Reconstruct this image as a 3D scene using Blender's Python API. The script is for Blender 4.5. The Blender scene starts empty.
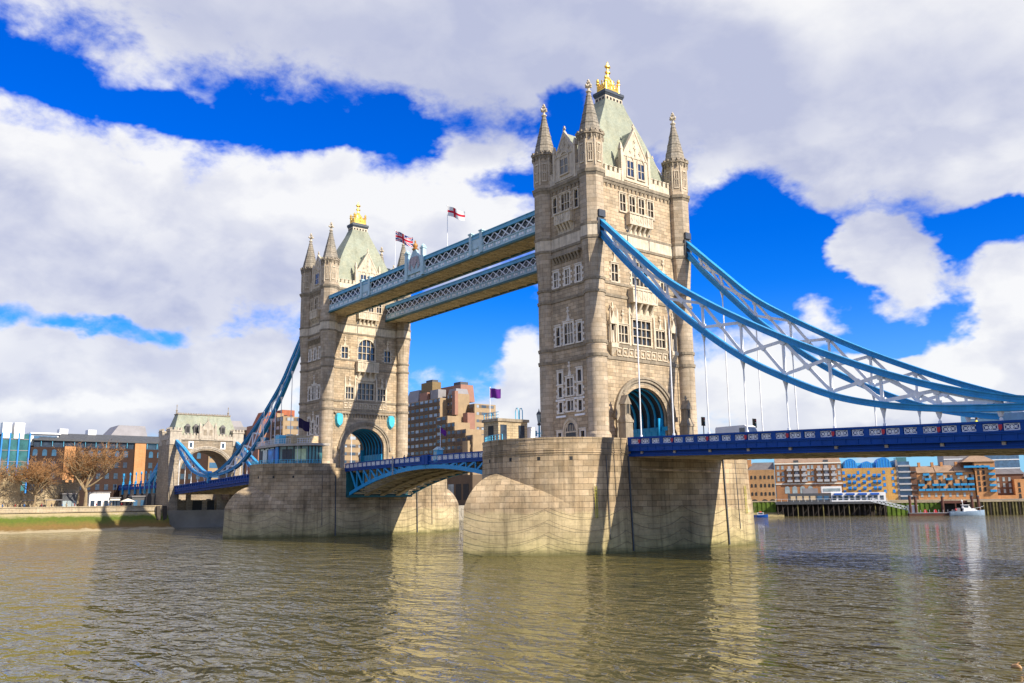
import bpy, bmesh, math, random
from mathutils import Vector, Matrix
PI = math.pi
random.seed(7)
scene = bpy.context.scene
col = scene.collection

# ------------------------------------------------------------------ camera
def make_camera():
    X, Y, Z, yaw, pit, rol, f = 90.484, -92.163, 7.0, 0.8990, 0.1810, -0.0130, 865.247
    return X, Y, Z, yaw, pit, rol, f
CX, CY, CZ, YAW, PIT, ROL, FOC = make_camera()
cam_d = bpy.data.cameras.new('camera'); cam = bpy.data.objects.new('camera', cam_d); col.objects.link(cam)
cy_, sy_ = math.cos(YAW), math.sin(YAW)
Fv = Vector((-sy_*math.cos(PIT), cy_*math.cos(PIT), math.sin(PIT)))
Rv = Vector((cy_, sy_, 0)); Uv = Rv.cross(Fv)
R2 = Rv*math.cos(ROL)+Uv*math.sin(ROL); U2 = -Rv*math.sin(ROL)+Uv*math.cos(ROL)
mw = Matrix(((R2.x, U2.x, -Fv.x, CX), (R2.y, U2.y, -Fv.y, CY), (R2.z, U2.z, -Fv.z, CZ), (0, 0, 0, 1)))
cam.matrix_world = mw
cam_d.sensor_width = 36.0; cam_d.lens = FOC*36.0/1024
cam_d.clip_start = .5; cam_d.clip_end = 12000
scene.camera = cam

# ------------------------------------------------------------------ light
SUN = Vector((1.0, .232, .686)).normalized()          # towards the sun
sun_d = bpy.data.lights.new('sun', 'SUN'); sun_d.energy = 5.0; sun_d.angle = math.radians(.5); sun_d.color = (1, .90, .74)
sun = bpy.data.objects.new('sun', sun_d); col.objects.link(sun)
sun.rotation_euler = SUN.to_track_quat('Z', 'Y').to_euler(); sun.location = (60, 0, 120)
scene.view_settings.view_transform = 'Standard'; scene.view_settings.look = 'None'
scene.view_settings.exposure = .54; scene.view_settings.gamma = 1
scene.view_settings.use_curve_mapping = False
scene.render.engine = 'CYCLES'
scene.cycles.use_denoising = True
scene.cycles.max_bounces = 6; scene.cycles.glossy_bounces = 3; scene.cycles.diffuse_bounces = 3
scene.cycles.blur_glossy = 1.0; scene.cycles.caustics_reflective = True; scene.cycles.caustics_refractive = False

# ------------------------------------------------------------------ world: sky + clouds by direction
world = bpy.data.worlds.new('World'); scene.world = world; world.use_nodes = True
class NT:
    def __init__(s, tree): s.t = tree; s.n = tree.nodes; s.l = tree.links
    def put(s, sock, v):
        if isinstance(v, bpy.types.NodeSocket): s.l.new(v, sock)
        elif v is not None:
            if isinstance(v, tuple) and len(v) == 4 and sock.type == 'VECTOR': v = v[:3]
            sock.default_value = v
    def node(s, typ, out=0, ins=None, **props):
        nd = s.n.new(typ)
        for k, v in props.items(): setattr(nd, k, v)
        for k, v in (ins or {}).items(): s.put(nd.inputs[k], v)
        return nd.outputs[out]
    def m(s, op, a, b=None, c=None, clamp=False):
        nd = s.n.new('ShaderNodeMath'); nd.operation = op; nd.use_clamp = clamp
        s.put(nd.inputs[0], a)
        if b is not None: s.put(nd.inputs[1], b)
        if c is not None: s.put(nd.inputs[2], c)
        return nd.outputs[0]
    def v(s, op, a, b=None, out=0):
        nd = s.n.new('ShaderNodeVectorMath'); nd.operation = op
        s.put(nd.inputs[0], a)
        if b is not None: s.put(nd.inputs[1], b)
        return nd.outputs[out]
    def mr(s, x, a, b, c=0., d=1., smooth=False):
        nd = s.n.new('ShaderNodeMapRange'); nd.clamp = True
        if smooth: nd.interpolation_type = 'SMOOTHSTEP'
        for i, k in enumerate((x, a, b, c, d)): s.put(nd.inputs[i], k)
        return nd.outputs[0]
    def mix(s, f, a, b, blend='MIX'):
        nd = s.n.new('ShaderNodeMix'); nd.data_type = 'RGBA'; nd.blend_type = blend
        s.put(nd.inputs[0], f); s.put(nd.inputs[6], a); s.put(nd.inputs[7], b)
        return nd.outputs[2]
    def noise(s, vec, scale, detail=4, rough=.55, dist=0., out=0):
        return s.node('ShaderNodeTexNoise', out, {'Vector': vec, 'Scale': scale, 'Detail': detail, 'Roughness': rough, 'Distortion': dist})

def rgb(r, g, b): return (r, g, b, 1)
def srgb(r, g, b):
    f = lambda c: (c/255/12.92 if c <= 10 else ((c/255+.055)/1.055)**2.4)
    return (f(r), f(g), f(b), 1)

# cloud masses: azimuth (deg from +y towards -x), elevation, half-sizes, weight
CLOUDS = [(66.3, 33.4, 29.6, 7.01, 1.5), (50.6, 30.8, 16.4, 5.79, 1.2), (28.4, 26.2, 17.0, 8.53, 1.5), (19.8, 21.3, 10.7, 5.36, 1.2), (42.1, 29.2, 10.7, 6.09, 1.2), (73.2, 16.2, 20.8, 5.97, 1.5), (83.1, 15.3, 10.7, 5.61, 1.2), (59.8, 18.9, 9.4, 3.53, 1.2), (53.6, 22.7, 3.9, 1.71, 0.95), (81.8, 22.3, 3.8, 1.22, 0.6), (54.3, 18.4, 3.8, 1.71, 0.7), (75.5, 6.6, 14.5, 3.53, 1.4), (69.5, 8.8, 4.7, 1.95, 1.0), (80.4, 8.4, 6.3, 1.83, 1.0), (54.3, 5.2, 5.7, 2.44, 0.9), (50.9, 8.2, 2.3, 3.78, 1.2), (35.5, 6.4, 8.8, 3.35, 1.3), (31.6, 11.0, 2.5, 1.83, 1.2), (21.1, 9.4, 4.4, 3.66, 1.25), (26.7, 13.9, 3.6, 2.8, 1.25), (27.9, 15.5, 2.5, 1.46, 0.8), (21.2, 13.1, 3.1, 1.34, 0.9), (24.1, 5.4, 10.1, 3.66, 1.3), (27.2, 7.3, 3.8, 1.58, 0.7), (34.8, 15.1, 0.9, 0.49, 0.5)]
BLUES = [(81.8, 25.2, 3.5, 1.58, 1.1), (75.4, 23.4, 7.6, 1.46, 1.0), (65.9, 23.7, 7.6, 1.22, 0.9), (58.5, 24.3, 3.1, 1.34, 0.9), (47.2, 25.2, 3.1, 3.35, 1.2), (52.2, 20.4, 2.5, 0.85, 0.4), (35.5, 15.3, 5.3, 4.39, 1.6), (28.8, 9.8, 4.2, 1.22, 1.2), (21.5, 15.6, 4.4, 0.85, 1.3), (54.3, 11.2, 5.7, 2.74, 1.0), (81.7, 10.7, 5.7, 0.73, 0.6), (75.2, 10.5, 5.0, 0.61, 0.4), (57.0, 6.6, 2.5, 1.52, 0.6), (30.3, 12.2, 1.6, 1.83, 1.0), (23.8, 10.7, 1.4, 1.58, 1.0), (30.2, 16.6, 1.5, 0.98, 0.8), (23.5, 14.2, 1.0, 1.58, 0.7)]
def build_world():
    nt = NT(world.node_tree); nt.n.clear()
    sky = nt.n.new('ShaderNodeTexSky'); sky.sky_type = 'NISHITA'; sky.sun_disc = False
    sky.sun_elevation = math.asin(SUN.z); sky.sun_rotation = math.atan2(SUN.x, SUN.y)
    sky.altitude = 0; sky.air_density = 1.0; sky.dust_density = .25; sky.ozone_density = 3.5
    d = nt.node('ShaderNodeTexCoord', 'Generated')
    dn = nt.v('NORMALIZE', d)
    sp = nt.n.new('ShaderNodeSeparateXYZ'); nt.put(sp.inputs[0], dn)
    az = nt.m('MULTIPLY', nt.m('ARCTAN2', nt.m('MULTIPLY', sp.outputs[0], -1.), sp.outputs[1]), 57.2958)
    el = nt.m('MULTIPLY', nt.m('ARCSINE', sp.outputs[2]), 57.2958)
    ae = nt.node('ShaderNodeCombineXYZ', 0, {'X': az, 'Y': el})
    def blobs(vec, lst):
        tot = None
        for a, e, ra, re, w in lst:
            q = nt.v('MULTIPLY', nt.v('SUBTRACT', vec, (a, e, 0)), (1/ra, 1/re, 0))
            l = nt.v('LENGTH', q, out=1)
            g = nt.mr(l, 0.25, 1.35, w, 0., True)
            tot = g if tot is None else nt.m('ADD', tot, g)
        return tot
    # ragged edges: warp the direction by noise
    dv = nt.v('MULTIPLY', dn, (1, 1, 1.6))
    w1 = nt.v('SUBTRACT', nt.noise(dv, 7, 5, .6, out=1), (.5, .5, .5))
    wv = nt.v('MULTIPLY', w1, (9, 5.5, 0))
    ae2 = nt.v('ADD', ae, wv)
    base = nt.m('SUBTRACT', blobs(ae2, CLOUDS), blobs(ae2, BLUES))
    # elsewhere in the sky: unseen generic cumulus, its cover shaped for fill light
    far = nt.mr(nt.m('ABSOLUTE', nt.m('SUBTRACT', az, 51.)), 42, 60, 0., 1., True)
    up = nt.mr(el, 36, 50, 0., 1., True)
    els = nt.m('MAXIMUM', far, up)
    gen = nt.mr(nt.noise(dv, 2.2, 3, .5), .40, .60, -.4, 1.2)
    base = nt.m('ADD', nt.m('MULTIPLY', base, nt.m('SUBTRACT', 1., els)), nt.m('MULTIPLY', gen, els))
    nz = nt.noise(dv, 11, 8, .58, .3)
    nz2 = nt.noise(dv, 30, 6, .6, .2)
    dens = nt.m('ADD', base, nt.m('ADD', nt.m('MULTIPLY', nt.m('SUBTRACT', nz, .5), 2.4), nt.m('MULTIPLY', nt.m('SUBTRACT', nz2, .5), 1.1)))
    mask = nt.m('MULTIPLY', nt.mr(dens, -.05, .95, 0., 1., True), .97)
    # self-shading of the cloud masses: thick middles and undersides are grey-lavender
    dv2 = nt.v('ADD', dv, (.035, .01, .05))
    nzs = nt.noise(dv2, 11, 5, .5, .3)
    relief = nt.m('ADD', nt.mr(nt.m('SUBTRACT', nz, nzs), -.16, .16, -.5, .5), nt.m('MULTIPLY', nt.mr(nt.m('SUBTRACT', nt.noise(dv, 4.2, 4, .5), nt.noise(nt.v('ADD', dv, (.05, .02, .11)), 4.2, 4, .5)), -.16, .16, -.5, .5), 1.1))
    ae_up = nt.v('ADD', ae2, (0, 4.2, 0))
    above = nt.m('SUBTRACT', blobs(ae_up, CLOUDS), blobs(ae_up, BLUES))
    soft = nt.noise(dv, 5, 3, .45)
    thick = nt.mr(nt.m('ADD', nt.m('ADD', above, nt.m('MULTIPLY', base, .35)), nt.m('MULTIPLY', nt.m('SUBTRACT', soft, .5), 1.6)), .5, 2.6, 0., 1., True)
    low = nt.mr(el, 2, 8, .22, -.06, True)
    rw = nt.mr(el, 19, 26, .46, .2, True)
    shade = nt.m('SUBTRACT', nt.m('ADD', nt.m('MULTIPLY', thick, nt.mr(el, 17, 25, .62, .88, True)), low), nt.m('MULTIPLY', relief, rw))
    edge = nt.mr(dens, .3, 1.1, .0, .12)
    shade = nt.m('ADD', shade, edge, clamp=True)
    c_lit = rgb(.665, .665, .67); c_sh = rgb(.36, .385, .505)
    ccol = nt.mix(shade, c_lit, c_sh)
    hs = nt.node('ShaderNodeHueSaturation', 0, {'Hue': .513, 'Saturation': 1.5, 'Value': 1., 'Color': sky.outputs[0]})
    skyc = nt.v('MULTIPLY', hs, (.02, .090, .142))
    skyc = nt.v('MAXIMUM', skyc, (0.0, .03, .12))
    # the blue pales only a little towards the horizon
    haze = nt.mr(el, -1, 14, .7, 0., True)
    skyc = nt.mix(haze, skyc, rgb(.27, .42, .66))
    fin = nt.mix(mask, skyc, ccol)
    lp = nt.mr(el, -3, -1, 0., 1.)
    fin = nt.mix(lp, rgb(.05, .05, .045), fin)
    bg = nt.n.new('ShaderNodeBackground'); nt.put(bg.inputs[0], fin); bg.inputs[1].default_value = 1.0
    out = nt.n.new('ShaderNodeOutputWorld'); nt.l.new(bg.outputs[0], out.inputs[0])
    world.cycles.sampling_method = 'MANUAL'; world.cycles.sample_map_resolution = 512
build_world()

# ------------------------------------------------------------------ materials
def base_mat(name):
    m = bpy.data.materials.new(name); m.use_nodes = True
    nt = NT(m.node_tree); p = nt.n['Principled BSDF']
    return m, nt, p
def plain(name, c, rough=.6, metal=0., var=.18, scale=1.5, spec=.4, streak=0., bump=0.):
    """painted / metal / plaster surface with a little uneven wear"""
    m, nt, p = base_mat(name)
    tc = nt.node('ShaderNodeTexCoord', 'Object')
    n1 = nt.noise(tc, scale, 5, .6)
    f = nt.mr(n1, .3, .7, 1-var, 1+var)
    if streak:
        s = nt.noise(nt.v('MULTIPLY', tc, (2.2, 2.2, .12)), 1.5, 4, .6)
        f = nt.m('MULTIPLY', f, nt.mr(s, .42, .75, 1., 1-streak))
    c4 = rgb(*c[:3])
    cc = nt.v('MULTIPLY', c4, nt.node('ShaderNodeCombineXYZ', 0, {0: f, 1: f, 2: f}))
    nt.put(p.inputs['Base Color'], cc); p.inputs['Roughness'].default_value = rough; p.inputs['Metallic'].default_value = metal
    p.inputs['Specular IOR Level'].default_value = spec
    if bump:
        b = nt.node('ShaderNodeBump', 0, {'Strength': bump, 'Distance': .05, 'Height': nt.noise(tc, scale*8, 4, .6)})
        nt.put(p.inputs['Normal'], b)
    return m
def masonry(name, c1, c2, mortar, bw=1.1, bh=.5, msize=.018, stain=.25, streak=.25, bump=.5, tide=None, rough=.85, soot=None):
    m, nt, p = base_mat(name)
    tc = nt.node('ShaderNodeTexCoord', 'Object')
    sp = nt.n.new('ShaderNodeSeparateXYZ'); nt.put(sp.inputs[0], tc)
    u = nt.m('ADD', sp.outputs[0], sp.outputs[1])
    uv = nt.node('ShaderNodeCombineXYZ', 0, {0: u, 1: sp.outputs[2]})
    br = nt.n.new('ShaderNodeTexBrick'); nt.put(br.inputs['Vector'], uv)
    br.inputs['Color1'].default_value = rgb(*c1); br.inputs['Color2'].default_value = rgb(*c2); br.inputs['Mortar'].default_value = rgb(*mortar)
    br.inputs['Scale'].default_value = 1; br.inputs['Mortar Size'].default_value = msize; br.inputs['Mortar Smooth'].default_value = .2
    br.inputs['Bias'].default_value = 0; br.inputs['Brick Width'].default_value = bw; br.inputs['Row Height'].default_value = bh
    big = nt.noise(tc, .16, 5, .62)
    fine = nt.noise(tc, 2.6, 5, .65)
    stk = nt.noise(nt.v('MULTIPLY', tc, (1., 1., .07)), .9, 5, .62)
    f = nt.m('MULTIPLY', nt.mr(big, .3, .72, 1+stain*.35, 1-stain), nt.mr(fine, .25, .75, .84, 1.14))
    f = nt.m('MULTIPLY', f, nt.mr(stk, .5, .78, 1., 1-streak))
    colr = nt.v('MULTIPLY', br.outputs[0], nt.node('ShaderNodeCombineXYZ', 0, {0: f, 1: f, 2: f}))
    # warm / cool drift between blocks
    colr = nt.mix(nt.mr(nt.noise(uv, .55, 2, .5), .4, .65, 0., .35), colr, nt.v('MULTIPLY', colr, (1.10, .97, .82)))
    if tide:
        zt, tc1, tc2 = tide
        zz = nt.m('ADD', sp.outputs[2], nt.m('MULTIPLY', nt.m('SUBTRACT', nt.noise(nt.v('MULTIPLY', tc, (1, 1, .3)), .5, 4, .6), .5), 1.6))
        k1 = nt.mr(zz, zt+.25, zt-.25)
        colr = nt.mix(nt.m('MULTIPLY', k1, .72), colr, nt.v('MULTIPLY', rgb(*tc1), nt.node('ShaderNodeCombineXYZ', 0, {0: f, 1: f, 2: f})))
        k2 = nt.mr(zz, 3.2, .4)
        colr = nt.mix(nt.m('MULTIPLY', k2, .6), colr, nt.v('MULTIPLY', rgb(*tc2), nt.node('ShaderNodeCombineXYZ', 0, {0: f, 1: f, 2: f})))
        k3 = nt.mr(zz, 1.0, .35)
        colr = nt.mix(nt.m('MULTIPLY', k3, .7), colr, rgb(.06, .06, .02))
    nt.put(p.inputs['Base Color'], colr); p.inputs['Roughness'].default_value = rough; p.inputs['Specular IOR Level'].default_value = .25
    h = nt.m('ADD', nt.m('MULTIPLY', br.outputs[1], -1.), nt.m('MULTIPLY', fine, .8))
    b = nt.node('ShaderNodeBump', 0, {'Strength': bump, 'Distance': .06, 'Height': h}); nt.put(p.inputs['Normal'], b)
    return m
M = {}
M['stone'] = masonry('tower_granite', (.57, .45, .31), (.36, .285, .195), (.18, .147, .105), 1.15, .52, .02, .28, .42)
M['turret'] = masonry('turret_granite', (.55, .455, .34), (.40, .325, .235), (.22, .185, .14), 1.5, .62, .018, .26, .42)
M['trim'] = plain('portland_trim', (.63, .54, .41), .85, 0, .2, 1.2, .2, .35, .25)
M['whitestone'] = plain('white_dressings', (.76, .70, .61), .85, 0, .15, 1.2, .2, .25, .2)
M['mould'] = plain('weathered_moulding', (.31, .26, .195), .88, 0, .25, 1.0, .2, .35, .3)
M['spire'] = masonry('spire_stone', (.36, .32, .26), (.29, .26, .21), (.15, .14, .12), .8, .5, .03, .3, .35)
M['pier'] = masonry('pier_granite', (.57, .44, .285), (.36, .275, .17), (.15, .12, .08), 1.75, .74, .026, .55, .6, .6, (5.4, (.58, .475, .27), (.37, .34, .13)))
M['slate'] = masonry('green_slate', (.36, .385, .30), (.31, .335, .26), (.28, .305, .24), .5, .28, .015, .22, .3, .2)
M['gold'] = plain('gilding', (.95, .60, .12), .32, .75, .15, 2, .5)
M['lead'] = plain('lead_dark', (.06, .07, .085), .5, .3, .2)
M['glass'] = plain('window_glass', (.035, .05, .075), .12, 0, .4, .8, .8)
M['dark'] = plain('shade_dark_fill', (.03, .03, .03), .8)  # near-black: paints the shade of hollows; also dark panes, vents and doors
M['chainblue'] = plain('chain_blue_paint', (.03, .31, .62), .4, 0, .15, .6, .35, .15)
M['paleblue'] = plain('pale_blue_paint', (.42, .60, .66), .45, 0, .15, .6, .5, .25)
M['railblue'] = plain('rail_blue_paint', (.09, .38, .58), .4, 0, .15, .6, .4, .2)
M['ribblue'] = plain('rib_blue_paint', (.012, .30, .60), .45, 0, .12, .6, .5)
M['deckblue'] = plain('deck_blue_paint', (.003, .058, .29), .45, 0, .12, .6, .2, .1)
M['teal'] = plain('teal_paint', (.01, .12, .15), .45)
M['cyan'] = plain('cyan_paint', (.06, .46, .62), .4, 0, .12)
M['white'] = plain('white_paint', (.82, .83, .85), .45, 0, .1, 1, .4, .15)
M['offwhite'] = plain('grey_white_paint', (.66, .70, .74), .5, 0, .15)
M['red'] = plain('red_paint', (.5, .03, .04), .5)
M['soffit'] = plain('ochre_steel', (.78, .66, .44), .7, 0, .3, .4, .3, .2)
M['soffitdark'] = plain('ochre_steel_dark', (.58, .47, .29), .8, 0, .3, .5)
M['decksoffit'] = plain('grimy_soffit', (.56, .46, .30), .85, 0, .4, .3)
M['asphalt'] = plain('asphalt', (.05, .05, .052), .9)
M['tan'] = plain('tan_lamp', (.55, .42, .26), .6)
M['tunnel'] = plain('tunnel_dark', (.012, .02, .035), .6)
M['walkglass'] = plain('walkway_glazing', (.05, .075, .10), .25, 0, .3, .4, .6)
M['ladder'] = plain('yellow_ladder', (.42, .40, .05), .6)
M['chainiron'] = plain('rusty_iron', (.11, .09, .06), .8)

# ------------------------------------------------------------------ mesh builder
class MB:
    def __init__(s, f=None): s.v = []; s.fc = []; s.f = f
    def P(s, p):
        s.v.append(tuple(s.f(*p)) if s.f else tuple(p)); return len(s.v)-1
    def face(s, pts): s.fc.append([s.P(p) for p in pts])
    def hexa(s, b, t):          # bottom loop, top loop
        n = len(b); bi = [s.P(p) for p in b]; ti = [s.P(p) for p in t]
        s.fc.append(bi[::-1]); s.fc.append(ti)
        for i in range(n):
            j = (i+1) % n; s.fc.append([bi[i], bi[j], ti[j], ti[i]])
    def box(s, x0, x1, y0, y1, z0, z1):
        s.hexa([(x0, y0, z0), (x1, y0, z0), (x1, y1, z0), (x0, y1, z0)], [(x0, y0, z1), (x1, y0, z1), (x1, y1, z1), (x0, y1, z1)])
    def prism(s, poly, z0, z1): s.hexa([(x, y, z0) for x, y in poly], [(x, y, z1) for x, y in poly])
    def prism_y(s, poly, w0, w1): s.hexa([(u, w0, v) for u, v in poly], [(u, w1, v) for u, v in poly])   # poly in (first, third)
    def prism_x(s, poly, w0, w1): s.hexa([(w0, u, v) for u, v in poly], [(w1, u, v) for u, v in poly])
    def lathe(s, prof, c=(0, 0), n=8, ph=0., cap=True, xs=1., ys=1.):
        rings = []
        for r, z in prof:
            rings.append([s.P((c[0]+xs*r*math.cos(ph+2*PI*k/n), c[1]+ys*r*math.sin(ph+2*PI*k/n), z)) for k in range(n)])
        for a, b in zip(rings, rings[1:]):
            for k in range(n):
                j = (k+1) % n; s.fc.append([a[k], a[j], b[j], b[k]])
        if cap: s.fc.append(rings[0][::-1]); s.fc.append(rings[-1])
    def bar(s, a, b, w=.1, h=None, up=(0, 0, 1)):       # rectangular bar from a to b
        h = w if h is None else h
        a = Vector(a); b = Vector(b); d = (b-a).normalized(); u = Vector(up)
        if abs(d.dot(u)) > .98: u = Vector((1, 0, 0))
        r = d.cross(u).normalized()*w/2; t = r.cross(d).normalized()*h/2
        s.hexa([a-r-t, a+r-t, a+r+t, a-r+t], [b-r-t, b+r-t, b+r+t, b-r+t])
    def tube(s, path, r, n=6):
        rings = []; path = [Vector(p) for p in path]
        for i, p in enumerate(path):
            d = (path[min(i+1, len(path)-1)]-path[max(i-1, 0)]).normalized()
            u = Vector((0, 0, 1)) if abs(d.z) < .95 else Vector((1, 0, 0))
            a = d.cross(u).normalized(); b = a.cross(d)
            rr = r[i] if isinstance(r, (list, tuple)) else r
            rings.append([s.P(p+a*rr*math.cos(2*PI*k/n)+b*rr*math.sin(2*PI*k/n)) for k in range(n)])
        for a, b in zip(rings, rings[1:]):
            for k in range(n):
                j = (k+1) % n; s.fc.append([a[k], a[j], b[j], b[k]])
        s.fc.append(rings[0][::-1]); s.fc.append(rings[-1])
    def ball(s, c, r, n=8, sz=1.):
        prof = [(r*math.sin(PI*i/6)+1e-4, c[2]-r*sz*math.cos(PI*i/6)) for i in range(7)]
        s.lathe(prof, (c[0], c[1]), n)
    def mesh(s, name, mat, smooth=False, mat2=None):
        me = bpy.data.meshes.new(name); me.from_pydata(s.v, [], s.fc); me.materials.append(mat)
        bm = bmesh.new(); bm.from_mesh(me); bmesh.ops.recalc_face_normals(bm, faces=bm.faces); bm.to_mesh(me); bm.free()
        if smooth:
            me.polygons.foreach_set('use_smooth', [True]*len(me.polygons))
            me.set_sharp_from_angle(angle=math.radians(38))
        me.update(); return me
    def build(s, name, mat, parent=None, smooth=False):
        o = bpy.data.objects.new(name, s.mesh(name, mat, smooth)); col.objects.link(o)
        if parent: o.parent = parent
        return o
def inst(name, me, parent=None, loc=None):
    o = bpy.data.objects.new(name, me); col.objects.link(o)
    if parent: o.parent = parent
    if loc: o.location = loc
    return o
def tag(o, label, cat, group=None):
    o['label'] = label; o['category'] = cat
    if group: o['group'] = group
    return o
def thing(name, label, cat, loc=(0, 0, 0), rz=0., group=None):
    o = bpy.data.objects.new(name, None); o.empty_display_size = .3; col.objects.link(o)
    o.location = loc; o.rotation_euler = (0, 0, rz)
    return tag(o, label, cat, group)
def kind(o, k): o['kind'] = k; return o
KIDS = {}
def kids(o):
    return [c for c in col.objects if c.parent == o]
def copy_tree(root, loc, rz=0., label=None, scale=None):
    table = {}
    for c in col.objects:
        if c.parent: table.setdefault(c.parent.name, []).append(c)
    def rec(o, par):
        c = o.copy(); col.objects.link(c)
        if par: c.parent = par
        for ch in table.get(o.name, []): rec(ch, c)
        return c
    r = rec(root, None); r.location = loc; r.rotation_euler = (0, 0, rz)
    if scale: r.scale = scale
    if label: r['label'] = label
    return r
# ------------------------------------------------------------------ towers
HX, HY = 5.05, 9.24            # turret centres
WX, WY = 5.05, 9.75            # wall planes
BASE = 14.0
def fS(u, w, z): return (WX+w, u, z)        # outer (land) face
def fN(u, w, z): return (-WX-w, u, z)       # inner (river) face
def fW(u, w, z): return (u, -WY-w, z)
def fE(u, w, z): return (u, WY+w, z)
def arc_pts(a, b, z0, n=24, t0=0., t1=PI, k=1.0):
    return [(a*math.copysign(abs(math.cos(t))**k, math.cos(t)), z0+b*math.sin(t)**k if math.sin(t) > 0 else z0) for t in [t1+(t0-t1)*i/n for i in range(n+1)]]
def wall_grid(mb, u0, u1, z0, z1, holes, dep=.4):
    us = sorted({u0, u1} | {h[0] for h in holes} | {h[1] for h in holes}); zs = sorted({z0, z1} | {h[2] for h in holes} | {h[3] for h in holes})
    us = [u for u in us if u0 <= u <= u1]; zs = [z for z in zs if z0 <= z <= z1]
    for a, b in zip(us, us[1:]):
        for c, d in zip(zs, zs[1:]):
            um, zm = (a+b)/2, (c+d)/2
            if any(h[0] < um < h[1] and h[2] < zm < h[3] for h in holes): continue
            mb.face([(a, 0, c), (b, 0, c), (b, 0, d), (a, 0, d)])
    for a, b, c, d in holes:
        mb.face([(a, 0, c), (b, 0, c), (b, -dep, c), (a, -dep, c)]); mb.face([(a, 0, d), (b, 0, d), (b, -dep, d), (a, -dep, d)])
        mb.face([(a, 0, c), (a, 0, d), (a, -dep, d), (a, -dep, c)]); mb.face([(b, 0, c), (b, 0, d), (b, -dep, d), (b, -dep, c)])
def window(root, f, uc, w, z0, z1, nl=2, nt=1, head='flat', sur=.2, quoin=True, finial=False, proud=.1, mat='trim'):
    """stone surround with mullions, a glass pane behind; returns its hole"""
    a, b = uc-w/2, uc+w/2
    mb = MB(f)
    mb.box(a-sur, a, -.12, proud, z0-.05, z1+sur); mb.box(b, b+sur, -.12, proud, z0-.05, z1+sur)
    mb.box(a-.001, b+.001, -.12, proud-.004, z1, z1+sur-.004)
    mb.box(a-sur-.08, b+sur+.08, -.12, proud+.1, z0-.22, z0-.02)               # sill
    mb.box(a-sur-.06, b+sur+.06, -.05, proud+.09, z1+sur+.002, z1+sur+.13)     # drip mould
    if quoin:
        k = 0; z = z0
        while z < z1-.2:
            for s_ in (-1, 1):
                e = a-sur if s_ < 0 else b+sur
                if k % 2 == 0: mb.box(min(e, e+s_*.28), max(e, e+s_*.28), -.05, proud-.03, z, z+.36)
            z += .4; k += 1
    for i in range(1, nl):
        x = a+w*i/nl; mb.box(x-.065, x+.065, -.3, proud-.05, z0, z1)
    for i in range(1, nt+1):
        z = z0+(z1-z0)*i/(nt+1); mb.box(a, b, -.29, proud-.06, z-.055, z+.055)
    lw = w/nl
    if head in ('point', 'round'):
        for i in range(nl):            # arched light heads: fill the spandrels
            c = a+lw*(i+.5); r = lw/2; n = 6
            hgt = r*(1.25 if head == 'point' else .8)
            for s_ in (-1, 1):
                pts = [(c+s_*r, z1+.001)]
                for j in range(n+1):
                    t = j/n; pts.append((c+s_*r*math.cos(t*PI/2)**(1 if head == 'round' else .8), z1-hgt+hgt*math.sin(t*PI/2)))
                mb.prism_y([(u, z) for u, z in pts], -.22, -.1) if False else mb.hexa([(u, -.2, z) for u, z in pts], [(u, -.02, z) for u, z in pts])
    if head == 'arch':                 # one big round-headed window
        n = 12; r = w/2; hz = z1-r*.95
        for s_ in (-1, 1):
            pts = [(uc+s_*r, z1)]+[(uc+s_*r*math.cos(t*PI/2/n), hz+(z1-hz)*math.sin(t*PI/2/n)) for t in range(n+1)]
            mb.hexa([(u, -.25, z) for u, z in pts], [(u, .02, z) for u, z in pts])
        out = [(r+sur)*1.0, (z1-hz+sur)]
        for i in range(14):
            t0, t1 = PI*i/14, PI*(i+1)/14
            q = lambda rr, zz, t: (uc+rr*math.cos(t), hz+zz*math.sin(t))
            p = [q(r, z1-hz, t0), q(r+.3, z1-hz+.3, t0), q(r+.3, z1-hz+.3, t1), q(r, z1-hz, t1)]
            mb.hexa([(u, 0, z) for u, z in p], [(u, .22, z) for u, z in p])
    if finial:
        mb.hexa([(uc-.35, -.01, z1+sur+.1), (uc+.35, -.01, z1+sur+.1), (uc+.35, .16, z1+sur+.1), (uc-.35, .16, z1+sur+.1)],
                [(uc-.06, -.01, z1+sur+1.0), (uc+.06, -.01, z1+sur+1.0), (uc+.06, .14, z1+sur+1.0), (uc-.06, .14, z1+sur+1.0)])
        mb.box(uc-.07, uc+.07, -.01, .16, z1+sur+1.0, z1+sur+2.0); mb.box(uc-.26, uc+.26, -.01, .2, z1+sur+1.35, z1+sur+1.6)
        mb.box(uc-.15, uc+.15, -.01, .2, z1+sur+1.85, z1+sur+2.1)
    o = mb.build('window', M[mat], root)
    g = MB(f); g.face([(a, -.27, z0), (b, -.27, z0), (b, -.27, z1), (a, -.27, z1)]); g.build('pane', M['glass'], o)
    return (a, b, z0, z1)
ARCH_A, ARCH_B, SPR = 4.75, 4.1, 18.6
def ring_line(mb, z0, z1, pw, pt, n=8, ph=PI/8, tr=1.72, chamf=.0):
    """a moulding that runs along the four walls and round the four turrets"""
    for (f, e) in ((fS, HY), (fN, HY), (fW, HX), (fE, HX)):
        mb.f = f; mb.hexa([(-e, -.05, z0), (e, -.05, z0), (e, pw-chamf, z0), (-e, pw-chamf, z0)], [(-e, -.05, z1), (e, -.05, z1), (e, pw, z1), (-e, pw, z1)])
    mb.f = None
    for sx in (-1, 1):
        for sy in (-1, 1):
            mb.lathe([(tr+pt-chamf, z0+.003), (tr+pt, z1+.003)], (sx*HX, sy*HY), n, ph)
TR_LO, TR_UP = 1.42, 1.70
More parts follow.
